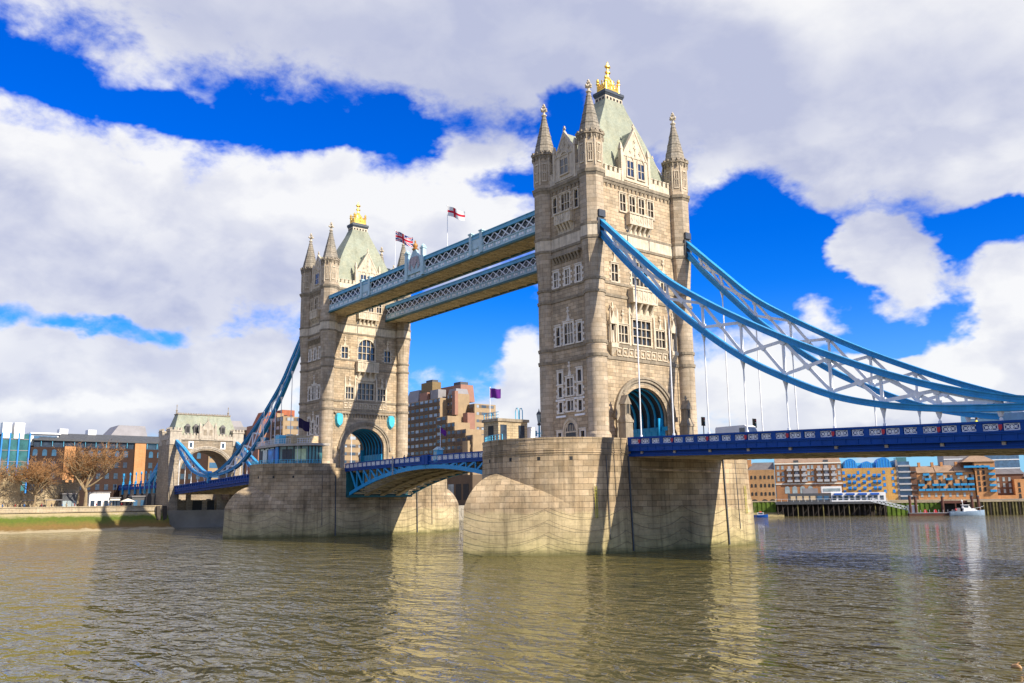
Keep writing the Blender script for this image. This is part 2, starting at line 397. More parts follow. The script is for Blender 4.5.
def make_turret(root, sx, sy):
    c = (sx*HX, sy*HY); mb = MB(); n = 48
    def ring(z, t, ro):
        out = []
        for k in range(n):
            th = 2*PI*k/n
            w = ((th+PI/8) % (PI/4))-PI/8
            r = TR_LO*(1-t)+t*ro*math.cos(PI/8)/math.cos(w)
            out.append(mb.P((c[0]+r*math.cos(th), c[1]+r*math.sin(th), z)))
        return out
    ro = TR_UP/math.cos(PI/8)*.985
    lv = [(BASE, 0), (38.6, 0), (39.6, .12), (40.8, .4), (42.0, .75), (43.2, 1), (58.3, 1)]
    rg = [ring(z, t, ro) for z, t in lv]
    for a, b in zip(rg, rg[1:]):
        for k in range(n): j = (k+1) % n; mb.fc.append([a[k], a[j], b[j], b[k]])
    mb.fc.append(rg[-1])
    # plinth
    mb.lathe([(TR_LO+.28, BASE), (TR_LO+.28, 15.6), (TR_LO+.02, 16.0)], c, 24)
    t = mb.build('turret', M['turret'], root, True)
    # pointed broaches below the octagon, blind panels above the cornice
    d = MB(); bro = MB()
    for k in range(8):
        th = PI/8+k*PI/4
        ca, sa = math.cos(th), math.sin(th)
        pr = lambda r, off, z: (c[0]+r*ca-off*sa, c[1]+r*sa+off*ca, z)
        bro.hexa([pr(TR_LO-.1, -.04, 38.2), pr(TR_LO-.1, .04, 38.2), pr(TR_LO+.04, 0, 38.2)], [pr(TR_UP-.3, -.5, 43.2), pr(TR_UP-.3, .5, 43.2), pr(TR_UP*1.075, 0, 43.2)])
        for za, zb in ((53.9, 58.2),):
            d.hexa([pr(TR_UP*.9, -.14, za), pr(TR_UP*.9, .14, za), pr(TR_UP*1.1, .09, za), pr(TR_UP*1.1, -.09, za)], [pr(TR_UP*.9, -.14, zb), pr(TR_UP*.9, .14, zb), pr(TR_UP*1.1, .09, zb), pr(TR_UP*1.1, -.09, zb)])
        th2 = k*PI/4; ca, sa = math.cos(th2), math.sin(th2)
        pf = lambda off, w, z: (c[0]+(TR_UP+w)*ca-off*sa, c[1]+(TR_UP+w)*sa+off*ca, z)
        for o1, o2, z1, z2 in ((-.36, -.26, 54.6, 57.2), (.26, .36, 54.6, 57.2), (-.05, .05, 54.6, 57.0), (-.36, .36, 57.15, 57.35), (-.36, .36, 55.8, 55.95), (-.4, .4, 54.4, 54.6)):
            d.hexa([pf(o1, -.08, z1), pf(o2, -.08, z1), pf(o2, .09, z1), pf(o1, .09, z1)], [pf(o1, -.08, z2), pf(o2, -.08, z2), pf(o2, .09, z2), pf(o1, .09, z2)])
    bro.build('broach', M['turret'], t); d.build('blind_panel', M['trim'], t)
    e = MB()
    e.lathe([(1.72, 57.9), (1.95, 58.5), (1.95, 58.62), (2.12, 58.7), (2.12, 59.05), (1.8, 59.15)], c, 8, PI/8)
    for k in range(16):
        th = 2*PI*k/16+.1; e.bar((c[0]+1.95*math.cos(th), c[1]+1.95*math.sin(th), 59.0), (c[0]+1.95*math.cos(th), c[1]+1.95*math.sin(th), 59.32), .3)
        e.bar((c[0]+1.85*math.cos(th), c[1]+1.85*math.sin(th), 58.0), (c[0]+1.92*math.cos(th), c[1]+1.92*math.sin(th), 58.55), .2)
    e.build('corbel_ring', M['mould'], t)
    s = MB(); prof = [(1.78, 59.1)]
    for i in range(1, 9):
        r = 1.78+(.27-1.78)*i/9; z = 59.1+6.6*i/9
        prof += [(r, z), (r+.035, z+.02), (r+.035, z+.1), (r-.01, z+.12)] if i % 2 == 0 else [(r, z)]
    prof.append((.27, 65.7)); s.lathe(prof, c, 8, PI/8)
    s.build('spire', M['spire'], t)
    q = MB()
    q.lathe([(.2, 65.6), (.42, 65.75), (.42, 65.9), (.2, 66.0), (.17, 66.4), (.34, 66.55), (.34, 66.7), (.14, 66.8), (.13, 67.3), (.2, 67.4), (.2, 67.65), (.05, 67.8)], c, 8)
    for k in range(4):
        a = PI/4*0+k*PI/2
        q.ball((c[0]+.46*math.cos(a), c[1]+.46*math.sin(a), 66.75), .2, 6)
        q.bar((c[0], c[1], 66.62), (c[0]+.46*math.cos(a), c[1]+.46*math.sin(a), 66.72), .16)
        q.ball((c[0]+.26*math.cos(a), c[1]+.26*math.sin(a), 67.25), .12, 6)
    q.build('finial', M['trim'], t, True)
def corbels(mb, u0, u1, n, z0, z1, w, d):
    for i in range(n):
        u = u0+(u1-u0)*(i+.5)/n
        mb.hexa([(u-w/2, -.05, z0), (u+w/2, -.05, z0), (u+w/2, .08, z0), (u-w/2, .08, z0)], [(u-w/2, -.05, z1), (u+w/2, -.05, z1), (u+w/2, d, z1), (u-w/2, d, z1)])
def balcony(root, f, uc, hw, z0, z1, zc, d, nc, dark=True):
    mb = MB(f)
    mb.box(uc-hw, uc+hw, -.05, d, z0, z0+.28)
    mb.box(uc-hw-.06, uc+hw+.06, -.05, d+.07, z1-.25, z1)
    mb.box(uc-hw+.02, uc+hw-.02, d-.22, d-.06, z0+.28, z1-.25)
    for s_ in (-1, 1):
        mb.box(uc+s_*(hw-.1)-.1, uc+s_*(hw-.1)+.1, -.05, d-.06, z0+.28, z1-.25)
    n = max(2, int(hw*2/.9))
    for i in range(n+1):
        u = uc-hw+.14+(2*hw-.28)*i/n; mb.box(u-.13, u+.13, d-.24, d-.002, z0+.28, z1-.1)
    for i in range(n):                 # pierced tracery stands proud of the panel
        u = uc-hw+.14+(2*hw-.28)*(i+.5)/n; zm = (z0+.28+z1-.25)/2; h = (z1-z0-.53)/2*.75; ww = (2*hw-.28)/n*.28
        mb.hexa([(u-ww, d-.1, zm), (u, d-.1, zm-h), (u+ww, d-.1, zm), (u, d-.1, zm+h)], [(u-ww, d-.01, zm), (u, d-.01, zm-h), (u+ww, d-.01, zm), (u, d-.01, zm+h)])
    corbels(mb, uc-hw+.05, uc+hw-.05, nc, zc, z0, .34, d*.95)
    mb.box(uc-hw+.02, uc+hw-.02, -.04, .1, zc, z0)
    mb.hexa([(uc-hw*.7, -.04, zc-.5), (uc+hw*.7, -.04, zc-.5), (uc+hw*.7, .05, zc-.5), (uc-hw*.7, .05, zc-.5)], [(uc-hw, -.04, zc), (uc+hw, -.04, zc), (uc+hw, .2, zc), (uc-hw, .2, zc)])
    return mb.build('balcony', M['trim'], root)
def niche(root, f, uc):
    mb = MB(f)
    mb.hexa([(uc-.15, 0, 26.9), (uc+.15, 0, 26.9), (uc+.15, .2, 26.9), (uc-.15, .2, 26.9)], [(uc-.65, 0, 27.9), (uc+.65, 0, 27.9), (uc+.65, .75, 27.9), (uc-.65, .75, 27.9)])
    mb.box(uc-.68, uc+.68, 0, .8, 27.9, 28.4); mb.box(uc-.6, uc+.6, 0, .7, 28.4, 28.6)
    for s_ in (-1, 1):
        mb.box(uc+s_*.52-.1, uc+s_*.52+.1, .35, .6, 28.6, 31.5); mb.box(uc+s_*.52-.1, uc+s_*.52+.1, .0, .14, 28.6, 31.5)
        mb.hexa([(uc+s_*.56-.13, .4, 31.5), (uc+s_*.56+.13, .4, 31.5), (uc+s_*.56+.13, .66, 31.5), (uc+s_*.56-.13, .66, 31.5)], [(uc+s_*.56-.03, .5, 33.4), (uc+s_*.56+.03, .5, 33.4), (uc+s_*.56+.03, .56, 33.4), (uc+s_*.56-.03, .56, 33.4)])
    mb.prism_y([(uc-.78, 31.3), (uc+.78, 31.3), (uc, 33.3)], 0, .92) if False else mb.hexa([(uc-.66, 0, 31.3), (uc+.66, 0, 31.3), (uc, 0, 33.3)], [(uc-.66, .7, 31.3), (uc+.66, .7, 31.3), (uc, .7, 33.3)])
    mb.box(uc-.09, uc+.09, .35, .55, 33.1, 34.4); mb.box(uc-.24, uc+.24, .38, .52, 33.6, 33.85)
    # statue plinth figureless: a slim shaft inside the recess
    mb.hexa([(uc-.2, .2, 28.7), (uc+.2, .2, 28.7), (uc+.2, .5, 28.7), (uc-.2, .5, 28.7)], [(uc-.12, .25, 30.4), (uc+.12, .25, 30.4), (uc+.12, .45, 30.4), (uc-.12, .45, 30.4)])
    o = mb.build('niche', M['trim'], root)
    k = MB(f); k.box(uc-.45, uc+.45, .005, .06, 28.7, 31.3); k.build('recess_shade', M['dark'], o)  # flat near-black plate paints the shade in the niche
def dormer(root, f, hw, zs, za, depth, nw, wz):
    mb = MB(f)
    holes = []
    o_ = []
    # gabled front, side cheeks, coping
    front = [(-hw, 53.0), (hw, 53.0), (hw, zs), (0, za-.35), (-hw, zs)]
    mb.hexa([(u, .06, z) for u, z in front], [(u, -.3, z) for u, z in front])
    for s_ in (-1, 1):
        mb.hexa([(s_*(hw+.22), .14, zs-.35), (s_*(hw-.05), .14, zs-.5), (0, .14, za-.5), (0, .14, za)], [(s_*(hw+.22), -.4, zs-.35), (s_*(hw-.05), -.4, zs-.5), (0, -.4, za-.5), (0, -.4, za)])
        mb.hexa([(s_*hw, -.3, 53), (s_*(hw-.25), -.3, 53), (s_*(hw-.25), -.3, zs), (s_*hw, -.3, zs)], [(s_*hw, -depth*.45, 53), (s_*(hw-.25), -depth*.45, 53), (s_*(hw-.25), -depth, zs), (s_*hw, -depth, zs)])
        # flanking buttress with a capped pinnacle
        e = s_*(hw-.02)
        mb.box(min(e, e+s_*.42), max(e, e+s_*.42), -.35, .2, 53.0, zs+.8)
        mb.hexa([(e-s_*.06, -.42, zs+.8), (e+s_*.5, -.42, zs+.8), (e+s_*.5, .26, zs+.8), (e-s_*.06, .26, zs+.8)], [(e+s_*.12, -.2, zs+1.9), (e+s_*.3, -.2, zs+1.9), (e+s_*.3, .05, zs+1.9), (e+s_*.12, .05, zs+1.9)])
    mb.box(-hw+.05, hw-.05, .05, .2, 53.7, 53.95); mb.box(-hw+.05, hw-.05, .05, .16, zs-.1, zs+.05)
    mb.box(-.1, .1, -.2, .0, za-.2, za+.75); mb.box(-.26, .26, -.17, -.03, za+.2, za+.4)
    for u, z, s_ in [(0, zs+1.6, 1.0), (0, zs+2.7, .8), (-1.0, zs+.9, .8), (1.0, zs+.9, .8), (0, zs+.5, .7)]:
        if abs(u) < hw*.6: mb.box(u-.07*s_, u+.07*s_, .05, .17, z-.4*s_, z+.4*s_); mb.box(u-.28*s_, u+.28*s_, .05, .165, z-.07*s_, z+.1*s_)
    g = mb.build('dormer', M['trim'], root)
    r = MB(f)
    for s_ in (-1, 1):
        r.hexa([(s_*(hw+.05), -.35, zs-.2), (0, -.35, za-.3), (0, -.35, za-.45), (s_*(hw+.05), -.35, zs-.35)], [(s_*(hw+.05), -depth-.2, zs-.2), (0, -depth-1.0, za-.3), (0, -depth-1., za-.45), (s_*(hw+.05), -depth-.2, zs-.35)])
    r.build('dormer_roof', M['slate'], g)
    for u, w in nw:
        fr = MB(f); a, b = u-w/2, u+w/2; z0, z1 = wz
        fr.box(a-.16, a, .0, .19, z0, z1); fr.box(b, b+.16, .0, .19, z0, z1); fr.box(a-.2, b+.2, .0, .26, z0-.2, z0); fr.box(u-.06, u+.06, .05, .15, z0, z1+.2); fr.box(a, b, .05, .14, (z0+z1)/2, (z0+z1)/2+.1)
        n = 8
        for i in range(n):
            t0, t1 = PI*i/n, PI*(i+1)/n
            q = lambda r_, t: (u+r_*math.cos(t), z1-.05+r_*1.25*math.sin(t))
            p = [q(w/2, t0), q(w/2+.17, t0), q(w/2+.17, t1), q(w/2, t1)]
            fr.hexa([(x, .02, z) for x, z in p], [(x, .2, z) for x, z in p])
        fr.box(a, b, .05, .1, z1-.02, z1+.22)
        wo = fr.build('dormer_window', M['trim'], g)
        # blind tympanum sits above; glass just proud of the front
        pn = MB(f); pn.box(a, b, .055, .075, z0, z1); pn.build('pane', M['glass'], wo)
def build_tower():
    root = thing('bridge_tower', 'nearer and larger stone bridge tower, plain stone above its road arch without shields', 'tower', (0, 0, 0), 0, 'stone towers of the bridge')
    for sx in (-1, 1):
        for sy in (-1, 1): make_turret(root, sx, sy)
    # ---- windows (return wall openings)
    HS, HN, HW_, HE = [], [], [], []
    for u in (-3.0, -1.0, 1.0, 3.0): HS.append(window(root, fS, u, 1.15, 48.75, 51.4, 2, 1, 'point', .18, False))
    for u in (-5.2, 5.2): HS.append(window(root, fS, u, 1.25, 37.75, 40.3, 2, 1, 'flat', .2, True, True))
    HS.append(window(root, fS, 0, 3.3, 37.75, 41.3, 4, 2, 'point', .22, True))
    HS.append(window(root, fS, 0, 3.7, 28.95, 32.5, 4, 2, 'flat', .2, False))
    for u in (-3.95, 3.95): HS.append(window(root, fS, u, 1.9, 28.95, 31.4, 3, 1, 'flat', .2, False, True))
    for u in (-3.0, -1.0, 1.0, 3.0): HN.append(window(root, fN, u, 1.15, 48.75, 51.4, 2, 1, 'point', .18, False))
    for u in (-5.3, 5.3): HN.append(window(root, fN, u, 1.5, 37.75, 40.2, 2, 1, 'flat', .2, True, True))
    HN.append(window(root, fN, 0, 4.1, 37.75, 42.3, 4, 2, 'arch', .22, False))
    HN.append(window(root, fN, 0, 3.9, 28.95, 32.5, 4, 2, 'flat', .2, False))
    for u in (-3.98, 3.98): HN.append(window(root, fN, u, 2.0, 28.95, 31.5, 3, 1, 'flat', .2, False, True))
    for f, H in ((fW, HW_), (fE, HE)):
        H.append(window(root, f, 0, 1.75, 48.75, 51.5, 3, 1, 'point', .2, True))
        for u in (-2.35, 2.35): H.append(window(root, f, u, .7, 48.75, 51.4, 1, 1, 'point', .2, False))
        for u in (-2.45, 0, 2.45): H.append(window(root, f, u, .85, 37.7, 39.9, 2, 1, 'flat', .3, True, False, .1, 'whitestone'))
        H.append(window(root, f, 0, 1.75, 28.95, 31.9, 3, 1, 'point', .3, True, True, .1, 'whitestone'))
        for u in (-2.3, 2.3): H.append(window(root, f, u, .75, 28.95, 31.6, 1, 1, 'point', .3, True, False, .1, 'whitestone'))
        H.append(window(root, f, 0, 1.25, 21.5, 23.9, 2, 1, 'flat', .3, True, True, .1, 'whitestone')); H.append(window(root, f, 0, 1.25, 19.3, 20.7, 2, 0, 'flat', .3, True, False, .1, 'whitestone'))
        for u in (-2.05, 2.05):
            H.append(window(root, f, u, .7, 23.3, 24.9, 1, 0, 'flat', .34, False, False, .1, 'whitestone')); H.append(window(root, f, u, .65, 21.4, 22.8, 1, 0, 'flat', .3, True, False, .1, 'whitestone')); H.append(window(root, f, u, .65, 19.2, 20.6, 1, 0, 'flat', .3, True, False, .1, 'whitestone'))
        for u in (-2.4, 2.4): H.append(window(root, f, u, .7, 15.4, 16.3, 1, 0, 'flat', .3, False, False, .1, 'whitestone'))
    # ---- walls with a real carriageway arch through them
    wl = MB()
    for f, H in ((fS, HS), (fN, HN)):
        wl.f = f; wall_grid(wl, -HY, HY, 26.6, 54.0, H)
        wall_grid(wl, -HY, -ARCH_A, BASE, 26.6, []); wall_grid(wl, ARCH_A, HY, BASE, 26.6, [])
        ap = arc_pts(ARCH_A, ARCH_B, SPR)
        for (a, za), (b, zb) in zip(ap, ap[1:]): wl.face([(a, 0, za), (b, 0, zb), (b, 0, 26.6), (a, 0, 26.6)])
    for f, H in ((fW, HW_), (fE, HE)):
        wl.f = f; wall_grid(wl, -HX, HX, BASE, 54.0, H)
    wl.f = None
    wl.face([(-HX, -HY, 54), (HX, -HY, 54), (HX, HY, 54), (-HX, HY, 54)])
    wl.build('wall', M['stone'], root)
    ap = arc_pts(ARCH_A+.25, ARCH_B+.25, SPR-.02)
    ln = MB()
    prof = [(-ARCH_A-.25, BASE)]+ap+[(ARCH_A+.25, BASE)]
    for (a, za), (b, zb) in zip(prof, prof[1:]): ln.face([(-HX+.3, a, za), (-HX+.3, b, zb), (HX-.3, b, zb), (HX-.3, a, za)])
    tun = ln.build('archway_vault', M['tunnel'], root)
    for k in range(7):
        x = -HX+.9+k*1.36; rb = MB(); ai = arc_pts(ARCH_A-.06, ARCH_B-.06, SPR); ao = arc_pts(ARCH_A+.2, ARCH_B+.2, SPR)
        for i in range(len(ai)-1):
            q = [ai[i], ao[i], ao[i+1], ai[i+1]]
            rb.hexa([(x-.11, u, z) for u, z in q], [(x+.11, u, z) for u, z in q])
        for s_ in (-1, 1): rb.box(x-.11, x+.11, s_*(ARCH_A-.12) if s_ > 0 else -ARCH_A-.2, ARCH_A+.2 if s_ > 0 else -ARCH_A+.12, 17.2, SPR)
        rb.build('vault_rib', M['ribblue'], tun)
    for s_ in (-1, 1):
        dd = MB(); y0, y1 = sorted((s_*(ARCH_A-.28), s_*(ARCH_A+.2))); dd.box(-HX+.5, HX-.5, y0, y1, BASE, 17.3)
        for k in range(8):
            x = -HX+.9+k*1.2; y0, y1 = sorted((s_*(ARCH_A-.36), s_*(ARCH_A-.27))); dd.box(x, x+.18, y0, y1, BASE, 17.2); dd.box(x-.1, x+1.0, y0+.01, y1-.01, 16.7, 17.28)
        y0, y1 = sorted((s_*(ARCH_A-.8), s_*(ARCH_A+.1))); dd.box(HX-1.2, HX-1.0, y0, y1, BASE, SPR-.05)
        dd.build('blue_panelling', M['ribblue'], tun)
    # ---- arch orders
    for f in (fS, fN):
        mb = MB(f)
        for k, (r0, r1, pr) in enumerate(((0, .42, -.25), (.42, .82, .02), (.82, 1.2, .26), (1.2, 1.52, .42))):
            ai = arc_pts(ARCH_A+r0, ARCH_B+r0, SPR); ao = arc_pts(ARCH_A+r1, ARCH_B+r1, SPR)
            for i in range(len(ai)-1):
                q = [ai[i], ao[i], ao[i+1], ai[i+1]]
                mb.hexa([(u, -.6, z) for u, z in q], [(u, pr, z) for u, z in q])
            for s_ in (-1, 1):
                a, b = sorted((s_*(ARCH_A+r0), s_*(ARCH_A+r1)))
                if k < 3: mb.box(a, b, -.6, pr, BASE, SPR)
        for s_ in (-1, 1): mb.box(min(s_*(ARCH_A+1.2), s_*(ARCH_A+1.75)), max(s_*(ARCH_A+1.2), s_*(ARCH_A+1.75)), -.1, .5, SPR-.6, SPR+.1)
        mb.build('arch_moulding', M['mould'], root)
    # ---- string courses and cornices
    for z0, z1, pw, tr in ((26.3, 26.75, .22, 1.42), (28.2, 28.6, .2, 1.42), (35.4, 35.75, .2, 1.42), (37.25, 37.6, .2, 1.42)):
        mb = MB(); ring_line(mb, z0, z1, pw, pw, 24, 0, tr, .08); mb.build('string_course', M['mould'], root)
    for z0, z1, pw in ((43.15, 43.5, .2), (45.1, 45.45, .2)):
        mb = MB(); ring_line(mb, z0, z1, pw, pw, 8, PI/8, 1.8, .08); mb.build('string_course', M['mould'], root)
    mb = MB(); ring_line(mb, 43.5, 45.1, .09, .04, 8, PI/8, 1.82); mb.build('plain_band', M['trim'], root)
    mb = MB(); ring_line(mb, 52.45, 52.85, .28, .22, 8, PI/8, 1.8, .18); ring_line(mb, 52.86, 53.3, .46, .4, 8, PI/8, 1.8, .1)
    for f, e, n in ((fS, HY-1.7, 17), (fN, HY-1.7, 17), (fW, HX-1.7, 8), (fE, HX-1.7, 8)):
        mb.f = f; corbels(mb, -e, e, n, 51.95, 52.5, .3, .3)
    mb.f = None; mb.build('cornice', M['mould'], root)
    # ---- parapet with merlons
    for f, e, gap in ((fS, HY-1.5, 2.9), (fN, HY-1.5, 2.9), (fW, HX-1.45, 2.2), (fE, HX-1.45, 2.2)):
        for s_ in (-1, 1):
            mb = MB(f); a, b = sorted((s_*gap, s_*e)); mb.box(a, b, -.3, .12, 53.3, 54.5)
            n = max(1, int((b-a)/.95))
            for i in range(n):
                u = a+(b-a)*(i+.5)/n; mb.box(u-.27, u+.27, -.3, .14, 54.5, 55.15); mb.box(u-.33, u+.33, -.36, .2, 55.15, 55.3)
            mb.build('parapet', M['trim'], root)
    # ---- carved bands, corbel tables
    for f in (fS, fN):
        mb = MB(f)
        for i in range(9):
            u = -4.8+i*1.2; mb.box(u-.52, u-.4, 0, .16, 26.9, 28.15); mb.box(u+.4, u+.52, 0, .16, 26.9, 28.15); mb.box(u-.4, u+.4, 0, .15, 27.98, 28.15); mb.box(u-.4, u+.4, 0, .15, 26.9, 27.05)
            mb.hexa([(u-.28, 0, 27.5), (u, 0, 27.12), (u+.28, 0, 27.5), (u, 0, 27.88)], [(u-.2, .15, 27.5), (u, .15, 27.2), (u+.2, .15, 27.5), (u, .15, 27.8)])
        mb.build('carved_panel_band', M['trim'], root)
        for u in (-5.05, -2.6, 2.6, 5.05): k = MB(f); k.box(u-.16, u+.16, -.02, .2, 28.6, 33.0); k.hexa([(u-.16, -.02, 33), (u+.16, -.02, 33), (u+.16, .2, 33), (u-.16, .2, 33)], [(u-.03, -.02, 34), (u+.03, -.02, 34), (u+.03, .05, 34), (u-.03, .05, 34)]); k.build('buttress_strip', M['trim'], root)
    mb = MB(fN); corbels(mb, -7.4, 7.4, 21, 24.9, 25.7, .32, .35); mb.box(-7.5, 7.5, -.02, .38, 25.7, 25.98); mb.build('corbel_table', M['mould'], root)
    for f in (fW, fE):
        mb = MB(f); corbels(mb, -3.0, 3.0, 9, 41.1, 42.0, .36, .6); mb.box(-3.1, 3.1, -.02, .64, 42.0, 42.45); mb.build('corbel_table', M['mould'], root)
        k = MB(f)
        for z in (18.62, 20.98):
            for a, b in ((-3.0, -.95), (.95, 3.0)): k.box(a, b, -.02, .17, z-.17, z+.1)
        k.build('sill_band', M['white'], root)
        d = MB(f); n = 10
        for r0, r1, pr in ((1.05, 1.3, .12), (1.3, 1.6, .25)):
            for i in range(n):
                t0, t1 = PI*i/n, PI*(i+1)/n
                q = lambda r, t: (r*math.cos(t), 16.3+r*1.25*math.sin(t))
                p = [q(r0, t0), q(r1, t0), q(r1, t1), q(r0, t1)]
                d.hexa([(u, -.02, z) for u, z in p], [(u, pr, z) for u, z in p])
            for s_ in (-1, 1): d.box(min(s_*r0, s_*r1), max(s_*r0, s_*r1), -.02, pr, BASE, 16.3)
        for u in (-.7, -.35, 0, .35, .7): d.box(u-.04, u+.04, .0, .1, 16.35, 17.3)
        d.box(-1.05, 1.05, .0, .11, 16.2, 16.4)
        dr = d.build('doorway', M['trim'], root)
        g = MB(f); n = 10; pts = [(1.05*math.cos(PI*i/n), 16.3+1.31*math.sin(PI*i/n)) for i in range(n+1)]
        g.hexa([(u, .01, z) for u, z in pts], [(u, .04, z) for u, z in pts]); g.build('fanlight', M['glass'], dr)
        g = MB(f); g.box(-1.05, 1.05, .01, .06, BASE, 16.2); g.build('door', M['lead'], dr)
    # ---- balconies, oriels, niches
    balcony(root, fS, 0.0, 2.5, 46.7, 48.55, 45.5, .95, 5); balcony(root, fN, 0.0, 2.5, 46.7, 48.55, 45.5, .95, 5)
    balcony(root, fW, 0, 1.75, 46.8, 48.6, 45.6, .85, 5); balcony(root, fE, 0, 1.75, 46.8, 48.6, 45.6, .85, 5)
    balcony(root, fS, 0, 2.6, 34.9, 37.0, 33.4, 1.1, 4); balcony(root, fN, 0, 2.6, 34.9, 37.2, 33.6, 1.1, 4)
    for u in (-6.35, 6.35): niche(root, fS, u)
    for u in (-6.35, 6.35):                          # big painted shields on the river face
        mb = MB(fN); pts = [(u-.85, 25.6), (u-.95, 24.4), (u-.75, 23.3), (u, 22.6), (u+.75, 23.3), (u+.95, 24.4), (u+.85, 25.6), (u+.4, 25.9), (u-.4, 25.9)]
        mb.hexa([(a, .0, b) for a, b in pts], [(u+(a-u)*.75, .65, 24.3+(b-24.3)*.75) for a, b in pts])
        mb.build('shield', M['cyan'], root)
    # rain pipes
    for f, us in ((fS, (-2.3, 2.3)), (fN, (-2.3, 2.3))):
        for u in us: mb = MB(f); mb.box(u-.06, u+.06, .02, .14, 43.6, 46); mb.box(u-.16, u+.16, .02, .2, 45.7, 46); mb.build('rain_pipe', M['lead'], root)
    # ---- dormers and roof
    for f in (fS, fN): dormer(root, f, 2.75, 57.7, 62.5, 3.2, ((-1.15, 1.35), (1.15, 1.35)), (54.5, 57.0))
    for f in (fW, fE): dormer(root, f, 2.1, 57.6, 61.4, 4.6, ((0, 1.7),), (54.6, 57.0))
    lv = [(54.0, 4.35, 8.5), (56.2, 3.9, 7.55), (59.5, 3.3, 6.3), (63.5, 2.35, 4.4), (67.2, 1.5, 2.45), (68.5, 1.25, 1.95)]
    mb = MB()
    rg = [[mb.P((sx*a, sy*b, z)) for sx, sy in ((-1, -1), (1, -1), (1, 1), (-1, 1))] for z, a, b in lv]
    for a, b in zip(rg, rg[1:]):
        for k in range(4): mb.fc.append([a[k], a[(k+1) % 4], b[(k+1) % 4], b[k]])
    mb.fc.append(rg[-1]); mb.build('roof', M['slate'], root)
    mb = MB(); mb.box(-1.18, 1.18, -1.88, 1.88, 68.4, 69.2)
    pl = mb.build('roof_neck', M['trim'], root)
    k = MB()
    for s_ in (-1, 1):
        for i in range(5): y = -1.44+.72*i; k.box(s_*1.2-.05, s_*1.2+.05, y-.16, y+.16, 68.6, 68.95)
        for i in range(3): x = -.7+.7*i; k.box(x-.16, x+.16, s_*1.9-.05, s_*1.9+.05, 68.6, 68.95)
    k.build('vent', M['dark'], pl)
    mb = MB(); mb.hexa([(-1.2, -1.9, 69.2), (1.2, -1.9, 69.2), (1.2, 1.9, 69.2), (-1.2, 1.9, 69.2)], [(-1.35, -2.05, 69.6), (1.35, -2.05, 69.6), (1.35, 2.05, 69.6), (-1.35, 2.05, 69.6)]); mb.box(-1.4, 1.4, -2.1, 2.1, 69.6, 70.05); mb.box(-1.1, 1.1, -1.65, 1.65, 70.05, 70.3)
    mb.build('roof_platform', M['lead'], root)
    mb = MB(); hx, hy = .9, 1.4
    def crest(p, q, n):
        for i in range(n):
            t0, t1 = i/n, (i+1)/n; tm = (t0+t1)/2; hgt = 71.1+.5*math.sin(PI*tm)
            A = [p[j]+(q[j]-p[j])*t0 for j in (0, 1)]; B = [p[j]+(q[j]-p[j])*t1 for j in (0, 1)]; C = [(A[j]+B[j])/2 for j in (0, 1)]
            mb.bar((*A, 70.3), (*A, hgt-.1), .12); mb.bar((*A, 70.3), (*B, hgt-.1), .09); mb.bar((*B, 70.3), (*A, hgt-.1), .09); mb.bar((*C, 70.3), (*C, hgt+.35), .11)
            mb.bar((*A, hgt-.15), (*B, hgt-.15), .12); mb.ball((*C, hgt+.42), .14, 6)
        mb.bar((*p, 70.5), (*q, 70.5), .14, .3)
    crest((-hx, -hy), (hx, -hy), 3); crest((-hx, hy), (hx, hy), 3); crest((-hx, -hy), (-hx, hy), 4); crest((hx, -hy), (hx, hy), 4)
    for sx in (-1, 1):
        for sy in (-1, 1): mb.lathe([(.2, 70.2), (.17, 71.6), (.3, 71.7), (.3, 71.85), (.15, 71.95), (.27, 72.2), (.2, 72.5), (.03, 72.7)], (sx*hx, sy*hy), 8)
    # inner crown and the central finial
    for k in range(8):
        th = 2*PI*k/8; mb.tube([(.85*math.cos(th), 1.3*math.sin(th), 70.3), (.75*math.cos(th), 1.1*math.sin(th), 71.4), (.4*math.cos(th), .6*math.sin(th), 72.5), (.12*math.cos(th), .15*math.sin(th), 73.0)], .13, 5)
    mb.lathe([(.85, 70.3), (.75, 71.2), (.5, 72.3), (.2, 73.0), (.16, 73.6), (.34, 73.75), (.34, 73.95), (.15, 74.1), (.14, 74.5), (.36, 74.75), (.36, 74.95), (.12, 75.15), (.1, 75.5), (.03, 75.75)], (0, 0), 10, 0, True, 1., 1.6)
    mb.build('gilded_crest', M['gold'], root)
    return root
tower = build_tower()
far_tower = copy_tree(tower, (-82.3, 0, 0), PI, 'farther of the two stone bridge towers, with bright blue shields over its road arch')
